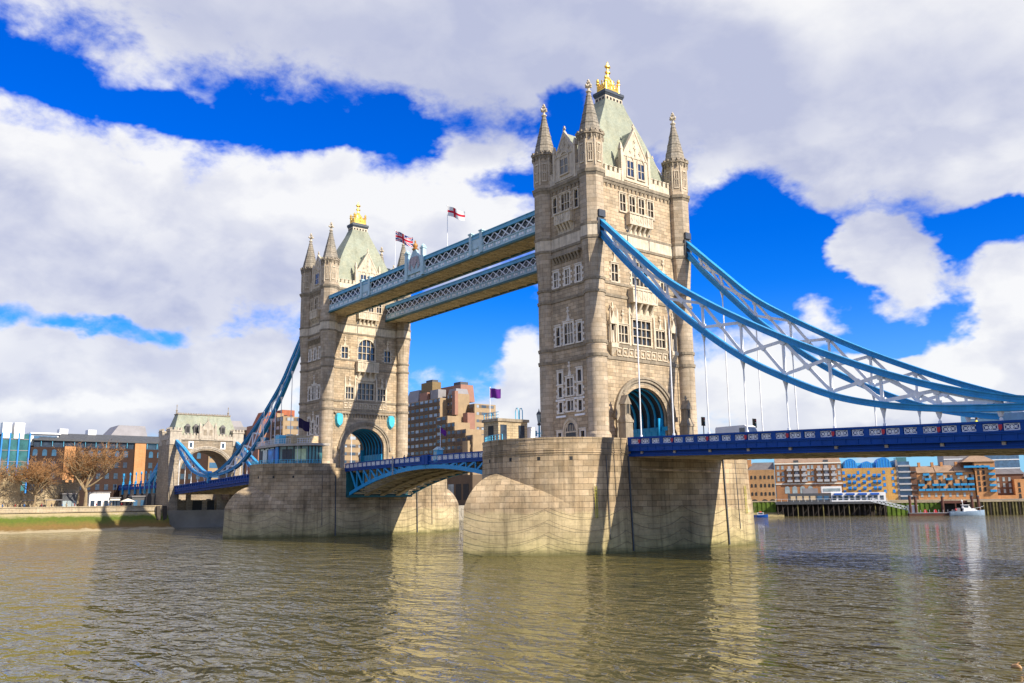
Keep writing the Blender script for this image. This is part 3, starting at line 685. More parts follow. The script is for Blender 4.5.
# ------------------------------------------------------------------ piers
def pier_outline(r=10.67, c=12.0, n=28, off=0.):
    r += off; pts = []
    for i in range(n+1): t = -PI+PI*i/n; pts.append((r*math.cos(t), -c+r*math.sin(t)))
    for i in range(n+1): t = PI*i/n; pts.append((r*math.cos(t), c+r*math.sin(t)))
    return pts
def build_pier():
    root = thing('bridge_pier', 'nearer granite pier in the river, a small stone cabin on its rounded end', 'bridge pier', (0, 0, 0), 0, 'granite piers of the bridge')
    o = pier_outline(); mb = MB(); w = pier_outline(off=.5)
    mb.hexa([(x, y, -4) for x, y in w], [(x, y, 13.9) for x, y in o]); mb.build('pier_body', M['pier'], root)
    # moulded bands and the parapet round the two apsidal ends
    for s_ in (-1, 1):
        n = 28; b = MB(); p = MB()
        ring = lambda r: [(-r*math.cos(PI*i/n), s_*(12+r*math.sin(PI*i/n))) for i in range(n+1)]
        def band(mbx, r0, r1, z0, z1):
            A = [(-r1, s_*9.7)]+ring(r1)+[(r1, s_*9.7)]; B = [(-r0, s_*9.7)]+ring(r0)+[(r0, s_*9.7)]
            for i in range(len(A)-1): mbx.hexa([(*A[i], z0), (*A[i+1], z0), (*B[i+1], z0), (*B[i], z0)], [(*A[i], z1), (*A[i+1], z1), (*B[i+1], z1), (*B[i], z1)])
        band(p, 10.1, 10.70, 13.89, 14.55); p.build('parapet', M['pier'], root)
        band(b, 10.02, 10.76, 14.55, 14.76); b.build('coping', M['pier'], root)
        for z0, z1, r in ((13.12, 13.26, 10.77), (12.82, 12.97, 10.80), (12.52, 12.64, 10.77)): b = MB(); band(b, 10.5, r, z0, z1); b.build('moulded_band', M['pier'], root)
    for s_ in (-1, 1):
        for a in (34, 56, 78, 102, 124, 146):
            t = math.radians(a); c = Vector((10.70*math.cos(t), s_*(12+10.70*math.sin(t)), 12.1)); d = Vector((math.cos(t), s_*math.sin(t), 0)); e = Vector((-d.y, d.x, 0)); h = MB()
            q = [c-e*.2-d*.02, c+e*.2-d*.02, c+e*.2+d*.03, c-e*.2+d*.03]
            h.hexa([v-Vector((0, 0, .22)) for v in q], [v+Vector((0, 0, .22)) for v in q]); h.build('drain_hole_shade', M['dark'], root)  # near-black plates: shade of the drain holes put into colour
    # starlings: pointed cutwaters whose domed caps die into the round end
    n = 18; PH = 28.; bz = lambda t, p: (1-t)**3*p[0]+3*t*(1-t)**2*p[1]+3*t*t*(1-t)*p[2]+t**3*p[3]
    half = [(bz(i/n, (9.50, 8.05, 5.0, 0)), bz(i/n, (-17.05, -19.8, -24.7, -28.2))) for i in range(n+1)]
    for s_ in (1, -1):
        out = [(x, s_*y) for x, y in half]+[(-x, s_*y) for x, y in half[::-1][1:]]
        m = len(out); mb = MB(); L = []
        L.append([mb.P((x*1.035, y*1.012, -4)) for x, y in out]); L.append([mb.P((x*1.008, y*1.003, 6.0)) for x, y in out])
        inner = []
        for i in range(m):
            f = i/(m-1); ph = math.radians(PH+(180-2*PH)*f); e = 1-abs(f-.5)*2
            inner.append((10.45*math.cos(ph), s_*(-12-10.45*math.sin(ph)), 6.2+4.2*e**.85))
        for k in range(0, 10):
            t = k/9; h = .55*(1-math.cos(t*PI/2))+.45*t; ez = math.sin(t*PI/2)
            L.append([mb.P((x*1.006*(1-h)+ix*h, y*1.002*(1-h)+iy*h, 6.2+(iz-6.2)*ez)) for (x, y), (ix, iy, iz) in zip(out, inner)])
        for A, B in zip(L, L[1:]):
            for i in range(m-1): mb.fc.append([A[i], A[i+1], B[i+1], B[i]])
        mb.build('starling', M['pier'], root, True)
    # looped mooring chains along the tide zone
    arc = [(10.67*math.cos(math.radians(a)), -12-10.67*math.sin(math.radians(a))) for a in (24, 18, 12, 6, 0)]
    path = half[::-1]+arc; path = path+[(x, -y) for x, y in path[::-1]]; path = path+[(-x, y) for x, y in path[::-1][1:]]
    cum = [0]
    for (x0, y0), (x1, y1) in zip(path, path[1:]): cum.append(cum[-1]+math.hypot(x1-x0, y1-y0))
    def at(d, z):
        k = 1+.5*(13.9-z)/17.9/10.67+.012
        for i in range(len(cum)-1):
            if d <= cum[i+1]:
                t = (d-cum[i])/max(1e-6, cum[i+1]-cum[i]); x = path[i][0]*(1-t)+path[i+1][0]*t; y = path[i][1]*(1-t)+path[i+1][1]*t
                return x*k+.05*(1 if x > 0 else -1), y*(1+(k-1)*.5)
        return path[-1]
    for z0, sag in ((6.0, 1.35), (4.5, 1.4), (3.0, 1.35), (1.65, 1.1)):
        mb = MB(); k = 12; pts = []
        for i in range(k):
            for j in range(12):
                t = j/12; z = z0-sag*(1-(2*t-1)**2); x, y = at(cum[-1]*(i+t)/k, z); pts.append((x, y, z))
        mb.tube(pts+[pts[0]], .02, 4); mb.build('mooring_chain', M['chainiron'], root)
    for sx in (-1, 1):
        for y, z0, r in ((-9.7, .4, .12), (9.7, .4, .12), (-13.6, 2, .05), (12.6, 2.5, .05)):  # thick pair: dark rods added for shade in recessed corners; thin ones are drains
            mb = MB(); xx = 10.95 if abs(y) < 12 else 10.8
            mb.tube([(sx*(xx+.25), y, z0), (sx*(xx-.12), y, 12.4)], r, 5); mb.build('pipe_and_corner_shade', M['lead'], root)
    for y in (-15.4, 14.6):
        mb = MB(); xx = 10.67*math.cos(math.asin((abs(y)-12)/10.67))+.35
        for e in (-.16, .16): mb.bar((xx+.1, y+e, 4.6), (xx, y+e, 8.6), .06)
        for i in range(9): mb.bar((xx+.08, y-.16, 4.8+i*.42), (xx+.08, y+.16, 4.8+i*.42), .05)
        mb.build('ladder', M['ladder'], root)
    mb = MB(); mb.tube([(10.85, -7.6, 10.75), (10.85, 8.2, 10.6)], .13, 6); mb.build('pipe', plain('rusty_pipe', (.55, .42, .30), .7, 0, .5, .8), root)
    # gabled stone pylons where the road parapets meet the tower
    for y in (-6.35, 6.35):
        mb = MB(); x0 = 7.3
        mb.box(x0-.7, x0+.7, y-.7, y+.7, 14, 17.4); mb.box(x0-.8, x0+.8, y-.8, y+.8, 17.2, 17.55)
        mb.hexa([(x0-.72, y-.72, 17.55), (x0+.72, y-.72, 17.55), (x0+.72, y+.72, 17.55), (x0-.72, y+.72, 17.55)], [(x0-.5, y-.5, 18.2), (x0+.5, y-.5, 18.2), (x0+.5, y+.5, 18.2), (x0-.5, y+.5, 18.2)])
        mb.box(x0-.48, x0+.48, y-.48, y+.48, 18.2, 19.9)
        mb.prism_x([(y-.68, 19.7), (y+.68, 19.7), (y, 21.0)], x0-.6, x0+.6)
        mb.box(x0+.47, x0+.58, y-.35, y-.25, 18.3, 19.75); mb.box(x0+.47, x0+.58, y+.25, y+.35, 18.3, 19.75)
        mb.box(x0-.09, x0+.09, y-.09, y+.09, 20.9, 21.7); mb.box(x0-.08, x0+.08, y-.28, y+.28, 21.2, 21.4)
        o = mb.build('parapet_pylon', M['mould'], root)
        k = MB(); k.box(x0+.47, x0+.5, y-.25, y+.25, 18.4, 19.6); k.build('recess_shade', M['dark'], o)  # dark plate, the shade of the pylon hollow as colour
    return root
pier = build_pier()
far_pier = copy_tree(pier, (-82.3, 0, 0), PI, 'farther granite pier in the river, a blue glass pavilion on its rounded end')

# ------------------------------------------------------------------ suspended side spans
HANG = [12.8+5.5*k for k in range(15)]
def par(x): return 14.86-.031*(x-11)
def lattice_mesh(w=1.36, h=.66):
    mb = MB(); t = .09
    a, b = w/2, h/2
    mb.box(-a, a, -.04, .04, b-t, b); mb.box(-a, a, -.04, .04, -b, -b+t); mb.box(-a, -a+t, -.04, .04, -b+t, b-t); mb.box(a-t, a, -.04, .04, -b+t, b-t)
    for s_ in (-1, 1):
        c = s_*w/4
        mb.bar((c-w/4+.04, 0.0, -b+.05), (c+w/4-.04, 0.0, b-.05), .05, .125, (0, 1, 0)); mb.bar((c-w/4+.04, .0, b-.05), (c+w/4-.04, .0, -b+.05), .05, .125, (0, 1, 0))
        mb.prism_y([(c-.15, 0), (c, -.16), (c+.15, 0), (c, .16)], -.035, .035)
    mb.prism_y([(-.16, 0), (0, -.24), (.16, 0), (0, .24)], -.03, .03)
    return mb.mesh('lattice_panel', M['white'])
LATT = lattice_mesh()
def sbox(mb, x0, x1, y0, y1, d0, d1, fn=par):
    mb.hexa([(x0, y0, fn(x0)+d0), (x1, y0, fn(x1)+d0), (x1, y1, fn(x1)+d0), (x0, y1, fn(x0)+d0)], [(x0, y0, fn(x0)+d1), (x1, y0, fn(x1)+d1), (x1, y1, fn(x1)+d1), (x0, y1, fn(x0)+d1)])
def build_deck():
    root = thing('suspended_road_deck', 'deep blue suspended road deck leading off the nearer tower, white van on it', 'bridge deck', (0, 0, 0), 0, 'suspended side spans of the bridge')
    X0, X1 = 10.72, 93.0
    mb = MB(); sbox(mb, X0, X1, -9.0, 9.0, -1.5, -1.22); mb.build('roadway', M['asphalt'], root)
    for s_ in (-1, 1):
        Y = lambda a, b: sorted((s_*a, s_*b))
        mb = MB()
        for d0, d1, a, b in ((-.2, 0, 9.05, 9.62), (-.26, -.2, 9.1, 9.55), (-1.06, -.9, 9.05, 9.62), (-.9, -.26, 9.2, 9.36)): sbox(mb, X0, X1, *Y(a, b), d0, d1)
        x = 10.95
        for i in range(45):
            w = .17 if (i % 3) else .28; xx = HANG[0]-1.8333+1.8333*i if i else 10.97
            if xx < X1-.3: sbox(mb, xx-w, xx+w, *Y(9.1, 9.58), -.9, -.2)
        p = mb.build('parapet', M['deckblue'], root)
        if s_ < 0:
            for i in range(44):
                xx = HANG[0]-1.8333+1.8333*(i+.5)
                if X0+.8 < xx < X1-1:
                    inst('lattice_panel', LATT, p, (xx, s_*9.42, par(xx)-.57))
            for hx_ in HANG: r = MB(); r.prism_y([(hx_-.16, par(hx_)-.35), (hx_+.16, par(hx_)-.35), (hx_+.16, par(hx_)-.7), (hx_, par(hx_)-.88), (hx_-.16, par(hx_)-.7)], s_*9.585, s_*9.66); r.build('red_shield', M['red'], p)
        mb = MB()
        for d0, d1, a, b in ((-1.84, -1.062, 9.0, 9.5), (-1.2, -1.1, 9.5, 9.6), (-1.82, -1.74, 9.5, 9.6), (-2.18, -1.84, 8.9, 9.1), (-2.5, -2.18, 8.7, 9.5), (-2.24, -2.18, 9.5, 9.62), (-2.5, -2.44, 9.5, 9.62)): sbox(mb, X0, X1, *Y(a, b), d0, d1)
        for i in range(60):
            xx = X0+.6+1.375*i
            if xx < X1: sbox(mb, xx-.04, xx+.04, *Y(9.5, 9.57), -1.74, -1.2)
        g = mb.build('edge_girder', M['deckblue'], root)
        if s_ < 0:
            for hx_ in HANG: t = MB(); t.box(hx_-.16, hx_+.16, -9.3, -9.05, par(hx_)-2.17, par(hx_)-1.86); t.build('bracket_block', M['tan'], g)
    mb = MB(); sbox(mb, X0, X1, -8.7, 8.7, -2.3, -2.15)
    for i in range(30): xx = 11.4+2.75*i; sbox(mb, xx-.18, xx+.18, -8.65, 8.65, -2.62, -2.25)
    for y in (-6, -3, 0, 3, 6): sbox(mb, X0, X1, y-.12, y+.12, -2.56, -2.25)
    for y in (-8.2, 8.2): sbox(mb, X0, X1, y-.2, y+.2, -2.6, -2.26)
    mb.build('soffit', M['decksoffit'], root)
    return root
deck = build_deck()
far_deck = copy_tree(deck, (-82.3, 0, 0), PI, 'blue suspended road deck between the farther pier and the stone gatehouse')

# ------------------------------------------------------------------ suspension chains
UP = [(6.0, 46.7), (9.5, 43.3), (12.75, 40.2), (18.3, 35.05), (24.2, 31.0), (29.3, 27.9), (34.7, 24.9), (40.3, 22.1), (45.9, 19.55), (51.3, 17.5), (56.7, 15.95), (60.5, 15.3), (64.3, 15.15)]
LO = [(6.0, 44.2), (9.5, 40.1), (13.65, 35.8), (18.3, 31.2), (23.9, 26.5), (29.2, 22.65), (34.1, 19.9), (40.2, 17.1), (45.6, 15.6), (51, 14.75), (56.5, 14.3), (60.5, 14.15), (64.3, 14.2)]
UP2 = [(64.3, 15.3), (68, 16.0), (72, 17.3), (78.8, 20.0), (86, 23.2), (93.9, 26.2)]
LO2 = [(64.3, 14.2), (68, 14.2), (72, 14.75), (78.8, 16.4), (86, 19.8), (93.9, 24.7)]
def ip(tab, x):
    if x <= tab[0][0]: return tab[0][1]
    for i in range(len(tab)-1):
        (a, p), (b, q) = tab[i], tab[i+1]
        if x <= b:
            # Catmull-Rom through the measured stations
            p0 = tab[i-1] if i else (2*a-b, 2*p-q); p3 = tab[i+2] if i+2 < len(tab) else (2*b-a, 2*q-p)
            m1 = (q-p0[1])/(b-p0[0])*(b-a); m2 = (p3[1]-p)/(p3[0]-a)*(b-a); t = (x-a)/(b-a)
            return (2*t**3-3*t*t+1)*p+(t**3-2*t*t+t)*m1+(-2*t**3+3*t*t)*q+(t**3-t*t)*m2
    return tab[-1][1]
def chord(mb, fn, x0, x1, y, top, n):
    xs = [x0+(x1-x0)*i/n for i in range(n+1)]
    def strip(ya, yb, fa, fb):
        A = [(mb.P((x, ya, fa(x))), mb.P((x, yb, fa(x))), mb.P((x, yb, fb(x))), mb.P((x, ya, fb(x)))) for x in xs]
        for a, b in zip(A, A[1:]):
            for k in range(4): j = (k+1) % 4; mb.fc.append([a[k], a[j], b[j], b[k]])
        mb.fc.append(list(A[0])); mb.fc.append(list(A[-1]))
    D = lambda x: math.sqrt(1+((fn(x+.2)-fn(x-.2))/.4)**2)     # vertical depth grows with slope
    s_ = -1 if top else 1
    lo = lambda a: (lambda x: fn(x)+s_*a*D(x))
    h = .68
    strip(y-.42, y+.42, lo(0), lo(.12)); strip(y-.42, y+.42, lo(h-.1), lo(h)); strip(y-.27, y+.27, lo(.12), lo(h-.1)); strip(y-.31, y+.31, lo(.30), lo(.37))
    return lo(h)
def build_chain(s_):
    y = s_*9.2
    root = thing('suspension_chain', 'big blue braced suspension chain crossing in front of the nearer tower' if s_ < 0 else 'big blue suspension chain on the far side of the road deck with the white van', 'bridge chain', (0, 0, 0), 0, 'blue suspension chains')
    u = lambda x: ip(UP, x); l = lambda x: ip(LO, x)
    mb = MB(); ub = chord(mb, u, 5.6, 64.3, y, True, 70); mb.build('upper_chord', M['chainblue'], root, False)
    mb = MB(); lt = chord(mb, l, 5.6, 64.3, y, False, 70); mb.build('lower_chord', M['chainblue'], root)
    xs = HANG[:9]
    def web(xs, ub, lt, x_end):
        allx = list(xs)
        for i, x in enumerate(allx):
            if ub(x)-lt(x) < .25: continue
            mb = MB(); mb.box(x-.13, x+.13, y-.12, y+.12, lt(x)-.2, ub(x)+.2); mb.box(x-.3, x+.3, y-.16, y+.16, lt(x)-.1, lt(x)+.4); mb.box(x-.3, x+.3, y-.16, y+.16, ub(x)-.4, ub(x)+.1)
            mb.build('post', M['white'], root)
        for a, b in zip(allx, allx[1:]):
            mb = MB()
            if max(ub(a)-lt(a), ub(b)-lt(b)) < .35: continue
            mb.bar((a, y-.045, lt(a)), (b, y-.045, ub(b)), .09, .3, (0, 1, 0)) if False else mb.bar((a, y-.05, lt(a)), (b, y-.05, ub(b)), .36, .09, (0, 1, 0))
            mb.bar((a, y+.05, ub(a)), (b, y+.05, lt(b)), .36, .09, (0, 1, 0))
            m_ = (a+b)/2
            # crossing point gusset
            ha, hb = ub(a)-lt(a), ub(b)-lt(b); t = ha/(ha+hb+1e-6); cx = a+(b-a)*t; cz = lt(a)+(ub(b)-lt(a))*t
            mb.prism_y([(cx-.5, cz+.1), (cx-.1, cz+.45), (cx+.5, cz-.1), (cx+.1, cz-.45)], y-.13, y+.13)
            mb.build('cross_brace', M['white'], root)
    web([9.2]+xs, ub, lt, 64)
    u2 = lambda x: ip(UP2, x); l2 = lambda x: ip(LO2, x)
    mb = MB(); ub2 = chord(mb, u2, 64.3, 93.9, y, True, 40); mb.build('upper_chord', M['chainblue'], root)
    mb = MB(); lt2 = chord(mb, l2, 64.3, 93.9, y, False, 40); mb.build('lower_chord', M['chainblue'], root)
    web(HANG[10:], ub2, lt2, 93)
    # hangers
    for x in HANG:
        z1 = l(x)+.1 if x < 64.3 else l2(x)+.1; z0 = par(x)-.05
        if abs(x-64.3) < 3.2 or z1-z0 < .1: continue
        mb = MB(); mb.lathe([(.34, z1), (.3, z1-.18), (.2, z1-.55), (.1, z1-min(1.1, (z1-z0)*.6))], (x, y), 8)
        mb.lathe([(.085, z1-min(1.1, (z1-z0)*.6)), (.085, z0)], (x, y), 8)
        mb.lathe([(.17, z0+.3), (.17, z0-.1)], (x, y), 8)
        mb.build('hanger', M['white'], root, True)
    mb = MB(); mb.hexa([(64.3-1.0, y-.5, 13.9), (64.3+1.0, y-.5, 13.9), (64.3+1.0, y+.5, 13.9), (64.3-1., y+.5, 13.9)], [(64.3-.7, y-.5, 15.7), (64.3+.7, y-.5, 15.7), (64.3+.7, y+.5, 15.7), (64.3-.7, y+.5, 15.7)]); mb.box(63.8, 64.8, y-.45, y+.45, 12.6, 13.9)
    for i in range(16): t = 2*PI*i/16; mb.bar((64.3+.5*math.cos(t), y-.62, 14.8+.5*math.sin(t)), (64.3+.5*math.cos(t), y+.62, 14.8+.5*math.sin(t)), .21)
    mb.build('link_joint', M['chainblue'], root)
    # saddle housing where the chain enters the tower
    mb = MB(); mb.hexa([(5.5, y-.75, 43.2), (7.0, y-.75, 43.0), (7.0, y+.75, 43.0), (5.5, y+.75, 43.2)], [(5.5, y-.75, 46.4), (6.9, y-.75, 46.0), (6.9, y+.75, 46.), (5.5, y+.75, 46.4)]); mb.box(6.2, 7.05, y-.62, y+.62, 46.2, 47.2)
    mb.build('saddle_housing', M['lead'], root)
    return root
chain_w = build_chain(-1); chain_e = build_chain(1)
copy_tree(chain_e, (-82.3, 0, 0), PI, 'blue suspension chain dipping between the farther tower and the gatehouse, nearer of its pair')
copy_tree(chain_w, (-82.3, 0, 0), PI, 'blue suspension chain by the gatehouse mostly hidden behind its nearer twin')

# ------------------------------------------------------------------ bascule leaves (origin at mid span)
def bp(x): return 14.98-.22*(x/30.5)**2
def arcz(x): return 13.0-4.35*(abs(x)/28.4)**2
def build_leaf():
    root = thing('bascule_leaf', 'lifting road leaf with open blue arched girder springing from the farther pier', 'bascule', (-41.15, 0, 0), 0, 'bascule leaves')
    X0, X1, n = -30.45, -.06, 16
    xs = [X0+(X1-X0)*i/n for i in range(n+1)]
    mb = MB()
    for a, b in zip(xs, xs[1:]): sbox(mb, a, b, -7.2, 7.2, -1.5, -1.2, bp)
    mb.build('roadway', M['asphalt'], root)
    for s_ in (-1, 1):
        Y = lambda a, b: sorted((s_*a, s_*b)); mb = MB()
        for a, b in zip(xs, xs[1:]):
            for d0, d1, p, q in ((-.17, 0, 7.2, 7.65), (-1.2, -1.0, 7.2, 7.65), (-1.0, -.17, 7.35, 7.48), (-1.62, -1.2, 7.25, 7.55)): sbox(mb, a, b, *Y(p, q), d0, d1, bp)
        for i in range(18):
            x = X0+.2+i*1.78; sbox(mb, x-.16, x+.16, *Y(7.25, 7.62), -1., -.17, bp)
        sbox(mb, -1.0, X1, *Y(7.15, 7.8), -1.6, .12, bp)
        p = mb.build('parapet', M['deckblue'], root)
        for i in range(17):
            x = X0+.2+(i+.5)*1.78
            if x < -1.4: o = inst('lattice_panel', LATT, p, (x, s_*7.54, bp(x)-.58)); o.scale = (1, 1, 1.08)
        # open braced girder
        mb = MB(); y0, y1 = Y(7.15, 7.5); ym = s_*7.33
        for a, b in zip(xs, xs[1:]):
            if a < -28.6: continue
            mb.hexa([(a, y0, arcz(a)-.35), (b, y0, arcz(b)-.35), (b, y1, arcz(b)-.35), (a, y1, arcz(a)-.35)], [(a, y0, arcz(a)+.35), (b, y0, arcz(b)+.35), (b, y1, arcz(b)+.35), (a, y1, arcz(a)+.35)])
        k = -28.4; step = 2.7; i = 0
        while k < -5:
            if i: mb.bar((k, ym, arcz(k)), (k, ym, 13.5), .22)
            mb.bar((k, ym, bp(k)-1.5), (k+step*.95, ym, arcz(k+step*.95)), .34, .25, (0, 1, 0)); k += step; i += 1
        mb.build('arched_girder', M['chainblue'] if False else M['ribblue'], root)
    for y in (-3.7, 0., 3.7):
        mb = MB()
        for a, b in zip(xs, xs[1:]):
            if a < -28.6: continue
            mb.hexa([(a, y-.25, arcz(a)-.35), (b, y-.25, arcz(b)-.35), (b, y+.25, arcz(b)-.35), (a, y+.25, arcz(a)-.35)], [(a, y-.25, bp(a)-1.9), (b, y-.25, bp(b)-1.9), (b, y+.25, bp(b)-1.9), (a, y+.25, bp(a)-1.9)])
            mb.hexa([(a, y-.5, arcz(a)-.5), (b, y-.5, arcz(b)-.5), (b, y+.5, arcz(b)-.5), (a, y+.5, arcz(a)-.5)], [(a, y-.5, arcz(a)-.35), (b, y-.5, arcz(b)-.35), (b, y+.5, arcz(b)-.35), (a, y+.5, arcz(a)-.35)])
        mb.build('inner_girder', M['decksoffit'], root)
    mb = MB()
    for i in range(11):
        x = -27.6+2.6*i; z = arcz(x)-.2
        mb.bar((x, -7.1, z), (x, 7.1, z), .28); mb.bar((x, -7.1, 13.1), (x, 7.1, 13.1), .3, .4)
        if i < 10:
            for ya, yb in ((-7.1, -3.7), (-3.7, 0), (0, 3.7), (3.7, 7.1)):
                mb.bar((x, ya, z), (x+2.6, yb, arcz(x+2.6)-.2), .16); mb.bar((x, yb, z), (x+2.6, ya, arcz(x+2.6)-.2), .16)
    mb.build('cross_bracing', plain('buff_steel', (.66, .55, .37), .7, 0, .3, .5), root)
    mb = MB(); mb.box(-30.3, -28.3, -7.3, 7.3, 7.9, 8.4); mb.box(-30.4, -30.0, -7.3, 7.3, 7.9, 13.0)
    mb.build('heel_plate', M['teal'], root)
    mb = MB(); x = -11.0; mb.box(x-.12, x+.12, -7.9, -7.75, 11.9, 15.3); mb.build('gauge_board', M['white'], root)
    return root
leaf = build_leaf()
leaf2 = copy_tree(leaf, (-41.15, 0, 0), PI, 'lifting road leaf running in behind the nearer pier')
mb = MB(); mb.box(10.88, 11.12, 7.75, 7.9, 11.9, 15.3)      # second gauge board, on the upstream side of the copied leaf
mb.build('gauge_board', M['white'], leaf2)

# ------------------------------------------------------------------ high level walkways
WZ = 47.0
def build_walkway():
    root = thing('high_walkway', 'higher looking pale blue lattice footbridge between the towers, the nearer one with the crest', 'footbridge', (-41.15, -7.4, 0), 0, 'high level walkways')
    L = 36.05; yo = 2.6
    mb = MB()
    for s_ in (-1, 1):
        Y = lambda a, b: sorted((s_*a, s_*b))
        for z0, z1, a, b in ((WZ+.3, WZ+.5, 2.3, 2.66), (WZ+1.3, WZ+1.45, 2.3, 2.68), (WZ+.5, WZ+1.3, 2.4, 2.56)): mb.box(-L, L, *Y(a, b), z0, z1)
        for i in range(73): x = -L+i*1.0; mb.box(max(-L, x-.09), min(L, x+.09), *Y(2.5, 2.64), WZ+.5, WZ+1.3)
    mb.build('panel_band', M['paleblue'], root)
    tb = MB(); tb.box(-.55, .55, -.05, .05, -.2, .2); tb = tb.mesh('panel_tablet', M['white'])
    for s_ in (-1, 1):
        for i in range(36): inst('panel_tablet', tb, root, (-L+1.05+2*i, s_*2.57, WZ+.91))
    mb = MB()
    for s_ in (-1, 1):
        y0, y1 = sorted((s_*2.25, s_*2.7)); mb.box(-L, L, y0, y1, WZ, WZ+.3); y0, y1 = sorted((s_*2.2, s_*2.78)); mb.box(-L, L, y0, y1, WZ-.08, WZ+.0)
    mb.build('bottom_chord', M['teal'], root)
    mb = MB()
    for s_ in (-1, 1):
        y0, y1 = sorted((s_*2.3, s_*2.7)); mb.box(-L, L, y0, y1, WZ+2.95, WZ+3.55); y0, y1 = sorted((s_*2.2, s_*2.8)); mb.box(-L, L, y0, y1, WZ+3.55, WZ+3.7); mb.box(-L, L, *sorted((s_*2.7, s_*2.76)), WZ+2.95, WZ+3.05)
    mb.build('top_chord', M['railblue'], root)
    for s_ in (-1, 1):
        mb = MB()
        z0, z1 = WZ+1.45, WZ+2.95
        for i in range(0, 72, 2):
            a = -L+i*1.0
            for off, y in ((0, 2.56), (.0, 2.52)):
                pass
            b = min(L, a+2.0) if i < 71 else None
            if b is None: continue
            mb.bar((a, s_*2.56, z0), (b, s_*2.56, z1), .2, .05, (0, 1, 0)); mb.bar((a, s_*2.51, z1), (b, s_*2.51, z0), .2, .05, (0, 1, 0))
            mb.box(a+.82, a+1.18, *sorted((s_*2.47, s_*2.6)), (z0+z1)/2-.17, (z0+z1)/2+.17)
        mb.build('lattice_web', M['offwhite'], root)
    mb = MB(); mb.box(-L, L, -2.0, 2.0, WZ+.5, WZ+3.3); mb.build('glazing', M['walkglass'], root)
    mb = MB(); mb.hexa([(-L, -2.3, WZ+3.56), (L, -2.3, WZ+3.56), (L, 2.3, WZ+3.56), (-L, 2.3, WZ+3.56)], [(-L, -.4, WZ+4.0), (L, -.4, WZ+4.0), (L, .4, WZ+4.), (-L, .4, WZ+4.)]); mb.build('roof', M['lead'], root)
    mb = MB(); mb.box(-L, L, -2.25, 2.25, WZ+.15, WZ+.25); mb.build('floor_plate', M['soffitdark'], root)
    mb = MB()
    n = 26
    for i in range(n+1):
        x = -L+.15+(2*L-.3)*i/n; mb.box(x-.14, x+.14, -2.25, 2.25, WZ+.01, WZ+.15)
        if i < n:
            x2 = -L+.15+(2*L-.3)*(i+1)/n; mb.bar((x, -2.2, WZ+.1), (x2, 2.2, WZ+.1), .14, .1); mb.bar((x, 2.2, WZ+.11), (x2, -2.2, WZ+.11), .14, .1)
    for y in (-1.1, 0, 1.1): mb.box(-L, L, y-.07, y+.07, WZ+.06, WZ+.15)
    mb.build('floor_beams', M['soffit'], root)
    # pilasters on the parapet
    for x in (-20.2, -17.0, 17.6, 20.6):
        mb = MB()
        for s_ in (-1,):
            y0, y1 = sorted((s_*2.35, s_*2.85)); xx = x; mb.box(xx-.35, xx+.35, y0, y1, WZ+.35, WZ+4.0); mb.box(xx-.5, xx+.5, *sorted((s_*2.25, s_*2.95)), WZ+4.0, WZ+4.2)
        mb.build('pilaster', M['paleblue'], root)
    for xa, xb in ((-20.2, -17.0), (17.6, 20.6)):
        mb = MB()
        for s_ in (-1,): mb.box(xa+.3, xb-.3, *sorted((s_*2.45, s_*2.7)), WZ+1.46, WZ+3.85)
        mb.build('blank_panel', M['paleblue'], root)
    return root
walk = build_walkway()
walk2 = copy_tree(walk, (-41.15, 7.4, 0), PI, 'lower looking pale blue lattice footbridge between the towers, the farther one')
# crest in the middle of the nearer walkway
def build_crest(parent):
    mb = MB()
    for x in (-2.75, 2.75):
        mb.box(x-.42, x+.42, -3.0, -2.3, WZ+.35, WZ+5.3); mb.box(x-.55, x+.55, -3.1, -2.2, WZ+5.3, WZ+5.5); mb.lathe([(.42, WZ+5.5), (.5, WZ+5.7), (.3, WZ+6.0), (.05, WZ+6.2)], (x, -2.65), 8)
    mb.prism_y([(-2.3, WZ+1.2), (2.3, WZ+1.2), (2.3, WZ+3.6), (1.2, WZ+4.6), (.5, WZ+5.6), (-.5, WZ+5.6), (-1.2, WZ+4.6), (-2.3, WZ+3.6)], -2.85, -2.5)
    c = mb.build('crest_panel', M['paleblue'], parent)
    k = MB(); k.prism_y([(-1.0, WZ+4.3), (-1.05, WZ+3.2), (0, WZ+2.0), (1.05, WZ+3.2), (1.0, WZ+4.3)], -2.98, -2.86)
    for s_ in (-1, 1): k.prism_y([(s_*1.2, WZ+1.8), (s_*1.9, WZ+2.4), (s_*1.6, WZ+3.6), (s_*1.25, WZ+4.2)], -2.95, -2.86)
    k.build('carved_arms', plain('arms_stone', (.40, .34, .36), .7, 0, .4, 3), c)
    g = MB(); g.lathe([(.55, WZ+5.6), (.65, WZ+5.8), (.3, WZ+6.0), (.5, WZ+6.3), (.5, WZ+6.6), (.12, WZ+7.0), (.2, WZ+7.2), (.03, WZ+7.5)], (0, -2.65), 10); g.build('crest_finial', plain('bronze_gilt', (.62, .30, .10), .45, .5), c, True)
build_crest(walk)

